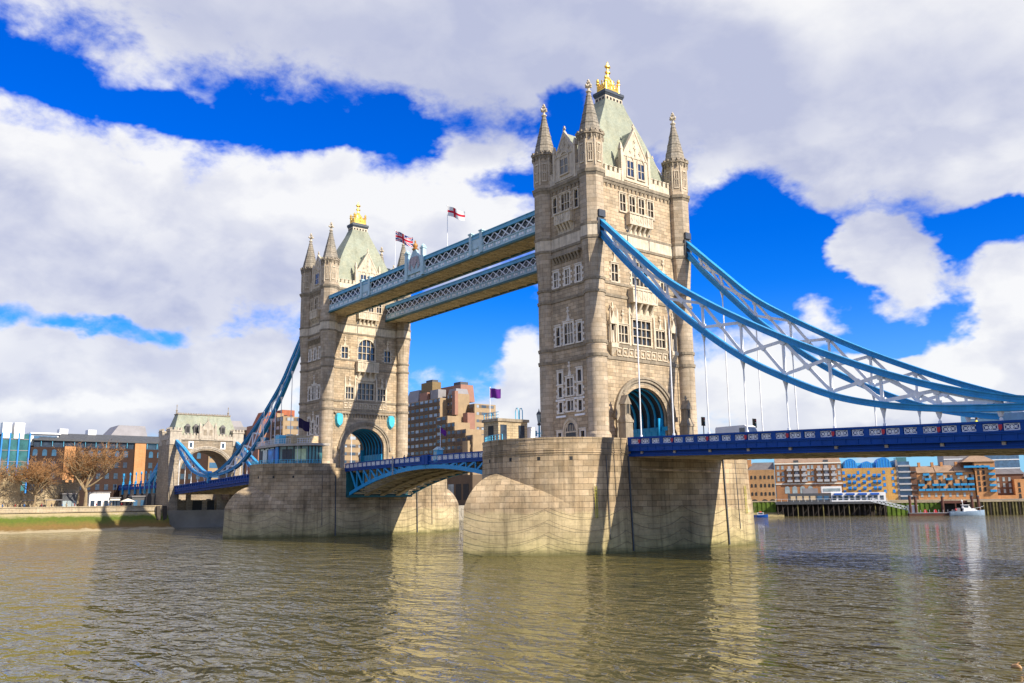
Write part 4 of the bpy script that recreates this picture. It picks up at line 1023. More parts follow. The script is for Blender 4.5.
# ------------------------------------------------------------------ flags
def flag(name, label, loc, polez, hoist, length, ang, design, cols, droop=.5, group='flags flying on poles', rad=.06):
    root = thing(name, label, 'flag', loc, 0, group)
    mb = MB(); mb.lathe([(rad, 0), (rad*.8, polez), (rad*1.8, polez+.02), (rad*1.8, polez+.15)], (0, 0), 8); mb.build('flag_pole', M['white'], root)
    nu, nv = 30, 18; me = bpy.data.meshes.new('flag_cloth'); V = []; F = []
    for i in range(nu+1):
        for j in range(nv+1):
            u = i/nu; v = j/nv
            d = length*u*.93; w = .16*length*.5*math.sin(u*7+v*1.2)*u**.6
            V.append((rad+d*math.cos(ang)-w*math.sin(ang), d*math.sin(ang)+w*math.cos(ang), polez-.05-hoist*(1-v)-droop*length*u**1.1+.06*length*math.sin(u*6+.5)*u))
    for i in range(nu):
        for j in range(nv): a = i*(nv+1)+j; F.append([a, a+nv+1, a+nv+2, a+1])
    me.from_pydata(V, [], F)
    for c in cols: me.materials.append(c)
    for k, p in enumerate(me.polygons): i, j = divmod(k, nv); p.material_index = design((i+.5)/nu, (j+.5)/nv); p.use_smooth = True
    inst('flag_cloth', me, root)
    return root
FL = {k: plain('flag_'+k, c, .8, 0, .08, 2, .1) for k, c in dict(red=(.62, .02, .05), white=(.8, .8, .8), blue=(.02, .03, .20), purple=(.14, .03, .24), navy=(.02, .015, .05)).items()}
def d_eng(u, v): return 1 if abs(v-.5) < .13 or abs(u-.45) < .085 else 0
def d_uk(u, v):
    x, y = (u-.5)*2, (v-.5)
    if abs(v-.5) < .1 or abs(u-.5) < .055: return 1
    if abs(v-.5) < .165 or abs(u-.5) < .095: return 0
    t = min(abs(x*.5-y), abs(x*.5+y))
    return 1 if t < .045 else (0 if t < .12 else 2)
flag('england_flag', 'white flag with a red cross on a tall pole above the nearer walkway', (-31.7, -9.3, WZ+3.6), 8.0, 1.75, 3.9, math.radians(18), d_eng, (FL['white'], FL['red']), .42)
flag('union_flag', 'red, white and blue crossed flag on a pole by the walkway crest', (-49.6, -9.3, WZ+3.6), 8.0, 1.9, 4.3, math.radians(20), d_uk, (FL['white'], FL['red'], FL['blue']), .45)
flag('purple_flag', 'purple flag on the pole by the stone cabin of the nearer pier', (-6.7, -19.0, 14.0), 8.6, 1.35, 1.75, math.radians(25), lambda u, v: 0, (FL['purple'],), .1)
flag('purple_flag', 'small purple flag above the pale blue lamp box at midstream', (-37.4, -6.9, 15.3), 4.5, 1.0, 1.25, math.radians(20), lambda u, v: 0, (FL['purple'],), .5, rad=.07)
flag('dark_flag', 'dark drooping flag on the pole above the blue glass pavilion', (-74.0, -17.0, 14.0), 10.0, 2.0, 3.4, math.radians(15), lambda u, v: 0, (FL['navy'],), .3)
# ------------------------------------------------------------------ more materials
def brick(name, c1, c2, mort=(.3, .27, .23), bw=.9, bh=.3, **k): return masonry(name, c1, c2, mort, bw, bh, .03, .2, .2, .2, **k)
M['brown_brick'] = brick('brown_brick', (.042, .021, .015), (.032, .017, .013), (.045, .032, .027))  # very dark brick: the shade of the facade is put into its colour
M['orange_brick'] = brick('orange_brick', (.62, .30, .12), (.54, .255, .10), (.4, .26, .15))
M['red_brick'] = brick('red_brick', (.42, .13, .06), (.36, .11, .055), (.3, .15, .1))
M['stock_brick'] = brick('stock_brick', (.50, .29, .13), (.42, .24, .11), (.33, .24, .15))
M['wharf_brick'] = brick('wharf_brick', (.42, .20, .09), (.35, .165, .075), (.26, .17, .11))
M['yellow_brick'] = brick('yellow_brick', (.62, .36, .11), (.55, .31, .09), (.5, .34, .14))
M['dark_brick'] = brick('dark_brick', (.20, .10, .06), (.15, .075, .045), (.15, .1, .08))
M['gatestone'] = masonry('gatehouse_stone', (.40, .335, .25), (.29, .24, .18), (.17, .145, .11), 1.2, .5, .03, .3, .35)
M['gatetrim'] = plain('gatehouse_dressings', (.47, .41, .33), .85, 0, .22, 1.0, .2, .35, .25)
M['quay'] = masonry('quay_stone', (.52, .44, .31), (.43, .36, .25), (.24, .2, .15), 1.6, .6, .03, .3, .3)
M['oldwall'] = masonry('old_curtain_wall', (.58, .47, .30), (.48, .38, .24), (.34, .27, .18), .8, .35, .03, .35, .3)
M['tanconc'] = plain('tan_concrete', (.35, .255, .155), .85, 0, .15, .3, .2, .15)
M['hotelshade'] = plain('shaded_concrete', (.135, .097, .066), .9, 0, .15, .3, .2, .15)  # darker copy of the tan concrete, shade of west faces painted in
M['pinkconc'] = plain('pink_cladding', (.30, .155, .11), .8, 0, .12, .3)
M['greyclad'] = plain('grey_cladding', (.24, .23, .24), .6, 0, .15, .3)
M['slategrey'] = plain('grey_slate', (.15, .14, .14), .7, 0, .2, .6)
M['tile'] = plain('brown_tile', (.30, .20, .13), .85, 0, .2, .6)
M['winblue'] = plain('blue_glazing', (.05, .12, .22), .12, 0, .35, .4, .8)
M['winblue2'] = plain('blue_arch_glazing', (.04, .10, .17), .15, 0, .35, .4, .8)
M['winpale'] = plain('pale_glazing', (.30, .36, .38), .15, 0, .35, .4, .7)
M['tealglass'] = plain('teal_glass', (.045, .15, .16), .12, 0, .5, .25, .8)
M['cream'] = plain('cream_render', (.74, .70, .60), .8, 0, .08, .5)
M['whitewall'] = plain('white_wall', (.78, .78, .78), .7, 0, .08, .5)
M['balconywhite'] = plain('balcony_grey_white', (.42, .42, .43), .6)
M['balconyblue'] = plain('balcony_blue_paint', (.03, .27, .55), .45)
M['brightblue'] = plain('bright_blue_panel', (.02, .22, .62), .45, 0, .12)
M['skyblue'] = plain('sky_blue_paint', (.10, .45, .66), .45, 0, .12)
M['darkgrey'] = plain('dark_grey_clad', (.07, .075, .085), .6, 0, .2)
M['timber'] = plain('wet_timber', (.045, .035, .028), .8, 0, .4, .8)
M['weedtimber'] = plain('weedy_timber', (.15, .13, .05), .9, 0, .5, .6)
M['rust'] = plain('rusty_pile', (.10, .04, .028), .8, 0, .35, .6)
M['twig'] = plain('bare_twigs', (.30, .155, .06), .9, 0, .35, .25)
M['bark'] = plain('plane_bark', (.27, .20, .115), .9, 0, .35, .8)
M['weed'] = plain('green_weed', (.10, .16, .02), .95, 0, .5, .4)
M['poster'] = plain('blue_poster', (.03, .20, .55), .4, 0, .8, .5)
M['limegreen'] = plain('pale_green_panel', (.55, .68, .42), .5)
M['tyre'] = plain('black_rubber', (.02, .02, .02), .8)
M['hivis'] = plain('hivis_cloth', (.75, .70, .03), .7)

# ------------------------------------------------------------------ land
def build_land():
    shore = [(-172.6, -120), (-172.6, 118), (-160, 142), (-129, 157), (-110, 166), (-34, 219.7), (56.5, 285), (257, 404), (900, 640), (2500, 1000)]
    mb = MB(); top = shore+[(2500, 4000), (-4000, 4000), (-4000, -1200), (-420, -700), (-230, -260)]
    mb.prism(top, -4, 5.2)
    kind(mb.build('ground', plain('bank_paving', (.30, .27, .22), .9, 0, .25, .15)), 'structure')
    mb = MB()
    mb.face([(-174, -13.2, 6.05), (-174, -110, 6.05), (-194, -110, 6.05), (-194, -13.2, 6.05)])
    kind(mb.build('pavement', plain('promenade_paving', (.36, .32, .26), .9, 0, .2, .3)), 'structure')
    # foreshore: weed on the slope, brown stones, pale beach at the water
    m, nt, p = base_mat('foreshore_weed'); tc = nt.node('ShaderNodeTexCoord', 'Object'); sp = nt.n.new('ShaderNodeSeparateXYZ'); nt.put(sp.inputs[0], tc)
    nz = nt.noise(nt.v('MULTIPLY', tc, (1, .45, 1)), .5, 6, .7); z = nt.m('ADD', sp.outputs[2], nt.m('MULTIPLY', nt.m('SUBTRACT', nz, .5), 2.6))
    n2 = nt.noise(tc, 1.7, 4, .6)
    c = nt.mix(nt.mr(z, 1.6, 3.2), nt.mix(n2, rgb(.24, .14, .035), rgb(.11, .075, .02)), nt.mix(n2, rgb(.12, .16, .012), rgb(.05, .075, .012)))
    c = nt.mix(nt.mr(z, 3.7, 4.6), c, nt.mix(n2, rgb(.42, .34, .2), rgb(.26, .22, .1))); c = nt.mix(nt.mr(z, 1.0, .5), c, rgb(.40, .33, .2))
    nt.put(p.inputs['Base Color'], c); p.inputs['Roughness'].default_value = .95
    mb = MB(); prof = [(-172.55, 5.0), (-172.0, 4.4), (-170.8, 2.8), (-169.4, 1.5), (-167.8, .75), (-164.5, .3), (-161, -.3)]
    ny = 60; R = random.Random(3); jit = [[R.uniform(-.25, .25) for _ in range(ny+1)] for _ in prof]
    ids = [[mb.P((x+jit[k][j]*(1 if k else 0)*1.4, -115+103.2*j/ny, zz+(jit[k][j]*.5 if 0 < k < 6 else 0))) for j in range(ny+1)] for k, (x, zz) in enumerate(prof)]
    for A, B in zip(ids, ids[1:]):
        for j in range(ny): mb.fc.append([A[j], A[j+1], B[j+1], B[j]])
    kind(mb.build('shore', m, None, True), 'structure')
    # mud beach on the far bank
    mb = MB(); e = Vector((.813, .582, 0)); n = Vector((.582, -.813, 0)); B0 = Vector((-97.5, 167.1, 0))
    q = lambda s, d, z: B0+e*s+n*d+Vector((0, 0, z))
    mb.hexa([q(-25, -6, -2), q(8, -6, -2), q(8, 10, -2), q(-25, 14, -2)], [q(-25, -6, 1.7), q(8, -6, 1.7), q(8, 3.5, .12), q(-25, 9, .12)])
    kind(mb.build('beach', plain('mud', (.30, .24, .11), .9, 0, .25, .4)), 'structure')
build_land()
mb = MB(); mb.box(-174, -172.6, -118, -13.3, 4.6, 6.5); mb.box(-174.15, -172.4, -118, -13.3, 6.5, 6.75); mb.box(-173.2, -172.35, -118, -13.3, 4.2, 4.75)
tag(mb.build('quay_wall', M['quay']), 'long low cream stone quay wall below the promenade with the bare trees', 'wall')

# ------------------------------------------------------------------ generic facade helpers
def unit_win(w, h, mat, name='window'):
    mb = MB(); mb.box(-w/2, w/2, -.06, .0, -h/2, h/2); mb.box(-w/2-.08, w/2+.08, -.12, 0.0, -h/2-.14, -h/2); return mb.mesh(name, mat)
def arch_win(w, h, mat, name='window'):
    pts = [(-w/2, -h/2), (w/2, -h/2)]+[(w/2*math.cos(t*PI/8), h/2-w/2+w/2*math.sin(t*PI/8)) for t in range(9)]
    mb = MB(); mb.prism_y(pts, -.06, 0); return mb.mesh(name, mat)
def put(me, parent, x, y, z, rz=0., name=None):
    o = inst(name or me.name.split('.')[0], me, parent, (x, y, z)); o.rotation_euler = (0, 0, rz); return o
# ------------------------------------------------------------------ gatehouse on the north bank
def build_gatehouse():
    root = thing('gatehouse', 'stone gatehouse with pale green hipped roof over a wide road arch', 'gatehouse', (-176, 0, 0))
    S = M['gatestone']; A, B, SP = 7.6, 6.7, 16.4
    mb = MB()
    for x0 in (0,):
        ap = arc_pts(A, B, SP, 28); prof = ap
        for (a, za), (b, zb) in zip(ap, ap[1:]):
            mb.hexa([(0, a, za), (0, b, zb), (0, b, 26.4), (0, a, 26.4)], [(-10.4, a, za), (-10.4, b, zb), (-10.4, b, 26.4), (-10.4, a, 26.4)])
        for s_ in (-1, 1): y0, y1 = sorted((s_*A, s_*11.2)); mb.box(-10.4, 0, y0, y1, -3, 26.4)
        mb.box(-10.4, -.8, -A, A, -3, 8.2); mb.box(-10.4, -6, -A, A, 8.2, 12.0)
    mb.build('wall', S, root)
    for y in (-4.6, 4.6): mb = MB(); mb.box(-.9, -.3, y-.7, y+.7, -3, 12); mb.build('abutment_pier', S, root)
    for y0, y1 in ((-3.2, -.4), (1.2, 3.4)): mb = MB(); mb.box(-.86, -.74, y0, y1, 3.2, 8.0); mb.build('opening_shade', M['dark'], root)  # openings are not cut: dark plates painted as their shade
    mb = MB()
    for r0, r1, pr in ((0, .5, -.05), (.5, .9, .15), (.9, 1.25, .3)):
        ai = arc_pts(A+r0, B+r0, SP, 28); ao = arc_pts(A+r1, B+r1, SP, 28)
        for i in range(28): q = [ai[i], ao[i], ao[i+1], ai[i+1]]; mb.hexa([(-.3, u, z) for u, z in q], [(pr, u, z) for u, z in q])
    mb.build('arch_moulding', M['gatetrim'], root)
    for sy in (-1, 1):
        for x0 in (-1.4, -9.0):
            mb = MB(); y = sy*9.55
            mb.box(x0-1.65, x0+1.65, y-1.66, y+1.66, 24.6, 28.9); mb.box(x0-1.85, x0+1.85, y-1.85, y+1.85, 28.6, 29.0)
            for i in range(4):
                for e in (-1, 1): mb.box(x0-1.6+i*.95, x0-1.2+i*.95, y+e*1.62-.2, y+e*1.62+.2, 29.0, 29.7); mb.box(x0+e*1.62-.2, x0+e*1.62+.2, y-1.6+i*.95, y-1.2+i*.95, 29.0, 29.71)
            mb.build('corner_turret', M['gatetrim'], root)
    for sy in (-1, 1):
        mb = MB(); y0, y1 = sorted((sy*8.7, sy*11.3)); mb.hexa([(-2, y0, 6), (2.6, y0, 6), (2.6, y1, 6), (-2, y1, 6)], [(-2, y0, 20), (.3, y0, 20), (.3, y1, 20), (-2, y1, 20)]); mb.box(-2, 2.6, y0, y1, -3, 6); mb.build('buttress', S, root)
    mb = MB(); mb.box(-.02, .3, -8, 8, 26.1, 26.6); mb.box(-10.5, -10.2, -8, 8, 26.1, 26.6)
    for e in (-1, 1): y = e*11.2; mb.box(-9, -1, y-.15, y+.15, 26.1, 26.6)
    for i in range(17): u = -8+i; mb.box(-.3, .12, u-.26, u+.26, 27.5, 28.1)
    mb.box(-.3, .1, -7.9, 7.9, 26.6, 27.5)
    for i in range(7): u = -8.2+i*1.1; mb.box(u-.26, u+.26, -11.3, -10.9, 27.5, 28.1)
    mb.box(-9, -1, -11.25, -10.95, 26.6, 27.5)
    mb.build('parapet', M['gatetrim'], root)
    mb = MB(); mb.prism_x([(-2.2, 26.6), (2.2, 26.6), (2.2, 29.4), (0, 32.2), (-2.2, 29.4)], -.5, .35)
    for s_ in (-1, 1): mb.box(-.3, .5, s_*2.35-.3, s_*2.35+.3, 26.4, 30.6); mb.hexa([(-.3, s_*2.35-.3, 30.6), (.5, s_*2.35-.3, 30.6), (.5, s_*2.35+.3, 30.6), (-.3, s_*2.35+.3, 30.6)], [(0, s_*2.35-.05, 31.5), (.1, s_*2.35-.05, 31.5), (.1, s_*2.35+.05, 31.5), (0, s_*2.35+.05, 31.5)])
    mb.box(-.15, .15, -.12, .12, 32.0, 33.0); g = mb.build('gable', M['gatetrim'], root)
    mb = MB()
    for y in (-.9, .9): mb.box(.34, .4, y-.45, y+.45, 27.6, 29.3)
    mb.build('gable_panel', M['mould'], g)
    for y in (-4.9, 4.9):
        mb = MB(); mb.box(-.05, .14, y-.75, y+.75, 23.5, 25.7); w = mb.build('window', M['whitewall'], root); k = MB(); k.box(.13, .16, y-.36, y+.36, 23.9, 25.3); k.build('pane', M['glass'], w)
    mb = MB(); mb.hexa([(-1.2, -10, 27.2), (-1.2, 10, 27.2), (-9.2, 10, 27.2), (-9.2, -10, 27.2)], [(-3.6, -8.0, 34.0), (-3.6, 8.0, 34.0), (-6.8, 8.0, 34.0), (-6.8, -8.0, 34.)]); rf = mb.build('roof', M['slate'], root)
    mb = MB(); mb.box(-7, -3.4, -8.2, 8.2, 34.0, 34.3)
    for i in range(33): y = -8+i*.5; mb.box(-3.55, -3.4, y-.1, y+.1, 34.3, 34.6)
    mb.build('roof_cresting', M['mould'], rf)
    for y in (-8, 8):
        mb = MB(); mb.lathe([(.28, 34.2), (.22, 35.2), (.4, 35.3), (.1, 35.6), (.08, 36.6), (.2, 36.7), (.02, 37.2)], (-5.2, y), 8); mb.build('finial', M['mould'], rf)
    for y in (-5.6, -3.1, 5.2):
        mb = MB(); mb.box(-3.2, -1.3, y-.7, y+.7, 28.2, 30.3); mb.prism_x([(y-.85, 30.3), (y+.85, 30.3), (y, 31.1)], -3.4, -1.15); d = mb.build('roof_dormer', M['slategrey'], rf); k = MB(); k.box(-1.31, -1.27, y-.5, y+.5, 28.5, 30.1); k.build('pane', M['dark'], d)
    return root
build_gatehouse()
def build_viaduct():
    root = thing('approach_viaduct', 'road viaduct with blue railing running away behind the gatehouse', 'viaduct', (-186.6, 0, 0))
    mb = MB(); mb.box(-75, 0, -9.3, 9.3, 3, 12.2); mb.build('wall', M['gatestone'], root)
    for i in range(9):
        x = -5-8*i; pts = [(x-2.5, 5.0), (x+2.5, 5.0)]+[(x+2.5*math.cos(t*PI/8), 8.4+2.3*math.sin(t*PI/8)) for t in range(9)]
        k = MB(); k.prism_y(pts, -9.36, -9.28); k.build('arch_shade', M['dark'], root)  # dark sheet stands for the shade under each arch
    mb = MB(); mb.box(-75, 0, -9.75, -9.3, 12.0, 12.9); mb.box(-75, 0, -9.8, -9.25, 13.6, 13.8)
    for i in range(38): x = -74+2*i; mb.box(x-.15, x+.15, -9.7, -9.4, 12.9, 13.6)
    mb.build('railing', M['deckblue'], root)
    for x in (-2.5, -7, -12, -17, -22, -28, -35, -43):
        mb = MB(); mb.box(x-.3, x+.3, -9.95, -9.4, 10.5, 14.2); mb.lathe([(.3, 14.2), (.42, 14.4), (.16, 14.8), (.12, 16.6), (.28, 16.8), (.3, 17.3), (.05, 17.7)], (x, -9.6), 8); mb.build('blue_post', M['skyblue'] if x > -20 else M['chainblue'], root)
    mb = MB(); mb.bar((-.5, -9.3, 22.0), (-16, -9.3, 13.0), .7, 1.1); mb.bar((-.5, -9.3, 20.2), (-15, -9.3, 12.6), .7, .8); mb.build('land_tie', M['chainblue'], root)
build_viaduct()

# ------------------------------------------------------------------ buildings at left
def office_block():
    root = thing('brown_brick_office', 'long brown brick office block with dark roof storeys behind the big bare tree', 'office building', (-235, 0, 0))
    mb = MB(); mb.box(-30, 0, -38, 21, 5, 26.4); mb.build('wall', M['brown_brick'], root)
    for y0, y1, z in ((-27.8, -24.4, 26.8), (-5.2, -1.5, 28.4)):
        mb = MB(); mb.box(-2, .5, y0, y1, 5, z); mb.build('brick_pier', M['orange_brick'], root)
    mb = MB(); mb.box(-29, -.6, -37, 20, 26.4, 28.6); mb.build('glazed_storey', M['glass'], root)
    mb = MB(); mb.box(-29, .3, -37.4, 20.4, 28.6, 29.2); mb.hexa([(-29, -36, 29.2), (-1, -36, 29.2), (-1, 20, 29.2), (-29, 20, 29.2)], [(-26, -33, 31.4), (-4, -33, 31.4), (-4, 19, 31.4), (-26, 19, 31.4)]); r = mb.build('roof', M['darkgrey'], root)
    mb = MB(); mb.hexa([(-20, -12.5, 31.3), (-4, -12.5, 31.3), (-4, 0, 31.3), (-20, 0, 31.3)], [(-18, -9.5, 35.2), (-6, -9.5, 35.2), (-6, -.5, 35.2), (-18, -.5, 35.2)]); mb.build('plant_room', M['greyclad'], r)
    for y0 in (-20, -29, 5):
        mb = MB(); mb.box(-8, -3.6, y0, y0+2.6, 31.2, 33.0); mb.build('plant_room', M['whitewall'], r)
    aw = arch_win(1.4, 2.2, M['winblue2']); fw = unit_win(1.3, 1.8, M['glass'])
    for iy in range(20):
        y = -36.6+iy*2.85
        if any(a-.6 < y < b+.6 for a, b in ((-27.8, -24.4), (-5.2, -1.5))): continue
        for z, me in ((24.6, aw), (20.8, fw), (17.0, fw), (13.2, fw)): put(me, root, .02, y, z, PI/2)
    for iy in range(4): put(aw, root, -3-iy*3, -38.02, 24.4, 0)
    mb = MB()
    for iy in range(15): y = -35+iy*3.4; mb.box(-.02, .1, y-.06, y+.06, 26.7, 28.4)
    mb.build('balcony_railing', M['skyblue'], root)
    return root
office_block()
def glass_office():
    root = thing('glass_office', 'teal glass office with blue steel columns and two white lift towers', 'office building', (-236, 0, 0))
    mb = MB(); mb.box(-25, 0, -75, -46.6, 5, 29.6); mb.build('glass_wall', M['tealglass'], root)
    mb = MB(); mb.box(-20, .4, -46.6, -38.2, 5, 30.5); mb.build('glazed_stair', M['tealglass'], root)
    for i in range(7): z = 6.5+3.7*i; mb = MB(); mb.box(-.2, .55, -46.6, -38.2, z, z+.22); mb.build('floor_edge', M['greyclad'], root)
    for y in (-46.5, -44.2, -41.6, -38.4): mb = MB(); mb.box(.2, .9, y-.2, y+.2, 5, 30.8); mb.build('steel_column', M['brightblue'], root)
    for y0, y1 in ((-46.6, -44.0), (-43.2, -40.2)): mb = MB(); mb.box(-4, .8, y0, y1, 29, 34.2); mb.build('lift_tower', M['whitewall'], root)
    mb = MB()
    for k in range(5): mb.bar((.15, -52-5*k, 29.4), (.15, -49-5*k, 21), .25); mb.bar((.15, -75, 21-3.6*k), (.15, -46.6, 21-3.6*k), .22)
    mb.build('facade_brace', M['offwhite'], root)
    mb = MB(); mb.box(-20, -1, -38.2, -29.5, 27, 30.8); mb.box(-20, -.2, -38.2, -29, 30.8, 31.3); w = mb.build('roof_pavilion', M['whitewall'], root)
    mb = MB(); mb.box(-1.05, -.9, -37, -30, 27.6, 30.2); mb.build('pavilion_window', M['winblue'], w)
glass_office()
# low buildings on the promenade
def merlon_wall(name, label, x0, x1, y0, y1, z0, z1, mat, cat='wall'):
    mb = MB(); mb.box(x0, x1, y0, y1, z0, z1)
    n = int((y1-y0)/1.5)
    for i in range(n): y = y0+(i+.5)*(y1-y0)/n; mb.box(x1-.7, x1+.002, y-.42, y+.42, z1-.01, z1+.7)
    return tag(mb.build(name, mat), label, cat)
merlon_wall('old_stone_wall', 'tall cream old stone wall block, highest of the old walls', -194, -186, -75, -47.8, 5.2, 15.4, M['oldwall'])
merlon_wall('old_stone_wall', 'cream battlemented old stone wall between the bare trees', -197, -190, -40.6, -31.8, 5.2, 13.7, M['oldwall'])
merlon_wall('old_stone_wall', 'low cream old stone wall behind the smaller bare tree', -194, -188, -47.8, -40.6, 5.2, 10.6, M['oldwall'])
def kiosk(name, label, x0, x1, y0, y1, z1, mat, nwin, wmat):
    root = thing(name, label, 'kiosk', ((x0+x1)/2, (y0+y1)/2, 6.05)); hx, hy = (x1-x0)/2, (y1-y0)/2; h = z1-6.05
    mb = MB(); mb.box(-hx, hx, -hy, hy, 0, h); mb.build('wall', mat, root)
    mb = MB(); mb.box(-hx-.2, hx+.35, -hy-.2, hy+.2, h, h+.25); mb.build('roof', M['greyclad'], root)
    for i in range(nwin):
        y = -hy+2*hy*(i+.5)/nwin; k = MB(); k.box(hx-.02, hx+.05, y-.55, y+.55, .4, min(2.3, h-.5)); k.build('window', wmat, root)
kiosk('kiosk', 'white flat roofed kiosk beside the big bare tree trunk', -190, -186, -29.9, -24.4, 10.6, M['whitewall'], 3, M['glass'])
kiosk('kiosk', 'lowest white kiosk beside the cream parasol', -189.5, -185.5, -24.3, -21.6, 9.0, M['cream'], 3, M['glass'])
kiosk('kiosk', 'dark grey kiosk against the battlemented old wall', -190, -186, -37.0, -33.2, 10.2, M['darkgrey'], 3, M['winpale'])
kiosk('kiosk', 'dark cafe kiosk under the viaduct railing near the gatehouse', -190.5, -187, -17.8, -13.8, 9.4, M['darkgrey'], 2, M['winblue'])
def parasol(label, x, y, w, z, mat):
    root = thing('parasol', label, 'parasol', (x, y, 6.05))
    mb = MB(); mb.lathe([(.06, 0), (.06, z-6.3)], (0, 0), 6); mb.lathe([(.5, 0), (.5, .1)], (0, 0), 8); mb.build('pole', M['darkgrey'], root)
    mb = MB(); mb.lathe([(w, z-7.0), (w*.55, z-6.5), (.05, z-6.05)], (0, 0), 8, PI/8); mb.build('canopy', mat, root)
parasol('cream octagonal parasol on the promenade between kiosk and gatehouse', -185.5, -19.4, 2.2, 8.9, M['cream'])
def table_canopy(label, x, y0, y1):
    root = thing('awning', label, 'awning', (x, (y0+y1)/2, 6.05)); h = (y1-y0)/2
    mb = MB(); mb.box(-1.5, 1.5, -h, h, 2.5, 2.66); mb.build('roof', M['greyclad'], root)
    for sx in (-1.3, 1.3):
        for sy in (-h+.2, h-.2): mb = MB(); mb.box(sx-.06, sx+.06, sy-.06, sy+.06, 0, 2.5); mb.build('leg', M['darkgrey'], root)
table_canopy('flat grey cafe awning beneath the smaller bare tree', -184.5, -47.4, -44.2); table_canopy('flat grey cafe awning between the two bare trees', -184.5, -41.8, -37.6)

# ------------------------------------------------------------------ bare plane trees
def bare_tree(label, loc, height, spread, seed, lean=0., dens=1.):
    R = random.Random(seed); root = thing('bare_tree', label, 'tree', loc, 0, 'bare plane trees on the promenade')
    tr = MB(); tw = MB(); br = MB(); ends = []
    H = height; c0 = Vector((0, 0, H*.60)); ax = (H*.5*spread, H*.5*spread, H*.41)
    def inside(p): q = p-c0; return (q.x/ax[0])**2+(q.y/ax[1])**2+(q.z/ax[2])**2
    def branch(p, d, ln, r, lv):
        n = 4; pts = [p]; rs = [r]
        for i in range(n):
            d = (d+Vector((R.uniform(-.22, .22), R.uniform(-.22, .22), R.uniform(-.06, .18)))).normalized()
            q = p+d*ln/n
            if lv and inside(q) > 1.12: d = (d-(q-c0).normalized()*.5).normalized(); q = p+d*ln/n*.6
            p = q; pts.append(p); rs.append(r*(1-.55*(i+1)/n))
        (tr if lv == 0 else br).tube(pts, rs, 7 if lv < 2 else 3)
        if lv >= 2:
            for _ in range(int((6 if lv == 2 else 11)*dens)):
                q = pts[R.randrange(1, n+1)]; dd = (d*.8+Vector((R.uniform(-1, 1), R.uniform(-1, 1), R.uniform(-.6, .9)))).normalized(); L = R.uniform(.9, 2.4)
                m_ = q+dd*L*.5+Vector((R.uniform(-.25, .25), R.uniform(-.25, .25), R.uniform(-.1, .25)))
                for k in range(2):
                    e = m_+(dd+Vector((R.uniform(-.8, .8), R.uniform(-.8, .8), R.uniform(-.6, .5)))).normalized()*L*.55
                    for a, b, w in ((q, m_, .045), (m_, e, .04))[k:] if k else ((q, m_, .045), (m_, e, .04)):
                        s_ = (b-a).cross(Vector((R.uniform(-1, 1), R.uniform(-1, 1), R.uniform(-1, 1)))).normalized()*w
                        tw.face([a-s_, a+s_, b+s_*.5, b-s_*.5])
        if lv >= 3: return
        k = {0: 8, 1: 6, 2: 5}[lv]
        for i in range(k):
            q = pts[-1] if i < 2 else pts[R.randrange(2 if lv else 3, n+1)]
            th = 2*PI*(i+R.random()*.7)/k; el = R.uniform(-.15, 1.25) if lv == 0 else R.uniform(-.35, 1.0)
            nd = (Vector((math.cos(th), math.sin(th), 0))*math.cos(el)+Vector((0, 0, 1))*math.sin(el)+d*.45).normalized()
            branch(q, nd, ln*R.uniform(.6, .85) if lv else H*R.uniform(.24, .36), r*.5, lv+1)
    branch(Vector((0, 0, 0)), Vector((lean, 0, 1)), H*.30, H*.03, 0)
    t = tr.build('trunk', M['bark'], root, True); br.build('limbs', M['bark'], t, True); tw.build('crown', M['twig'], root)
    return root
bare_tree('big bare plane tree with wide brown crown in front of the brick office', (-181, -32.0, 6.05), 20.0, 1.02, 11, 0, .85)
bare_tree('smaller bare plane tree standing before the low cream wall', (-180, -45.4, 6.05), 13.5, .95, 23, 0, .65)
bare_tree('bare plane tree before the tall cream wall block, cut by the photo edge', (-180, -54.5, 6.05), 14.5, .95, 31, 0, .4)
def ribbon_mat():
    m, nt, p = base_mat('ribbon_windows'); tc = nt.node('ShaderNodeTexCoord', 'Object'); sp = nt.n.new('ShaderNodeSeparateXYZ'); nt.put(sp.inputs[0], tc)
    u = nt.m('MULTIPLY', nt.m('ADD', sp.outputs[0], nt.m('MULTIPLY', sp.outputs[1], .97)), 1/3.6); fr = nt.m('FRACT', u); k = nt.mr(fr, .34, .37)
    wn = nt.node('ShaderNodeTexWhiteNoise', 0, {'Vector': nt.node('ShaderNodeCombineXYZ', 0, {0: nt.m('FLOOR', u), 1: nt.m('FLOOR', nt.m('MULTIPLY', sp.outputs[2], .6))})}, noise_dimensions='2D')
    gl = nt.mix(nt.mr(wn, .45, .8), rgb(.05, .07, .10), rgb(.34, .38, .42))
    nt.put(p.inputs['Base Color'], nt.mix(k, rgb(.15, .108, .072), gl)); nt.put(p.inputs['Roughness'], nt.mr(k, 0, 1, .85, .15)); return m
M['ribbon'] = ribbon_mat()
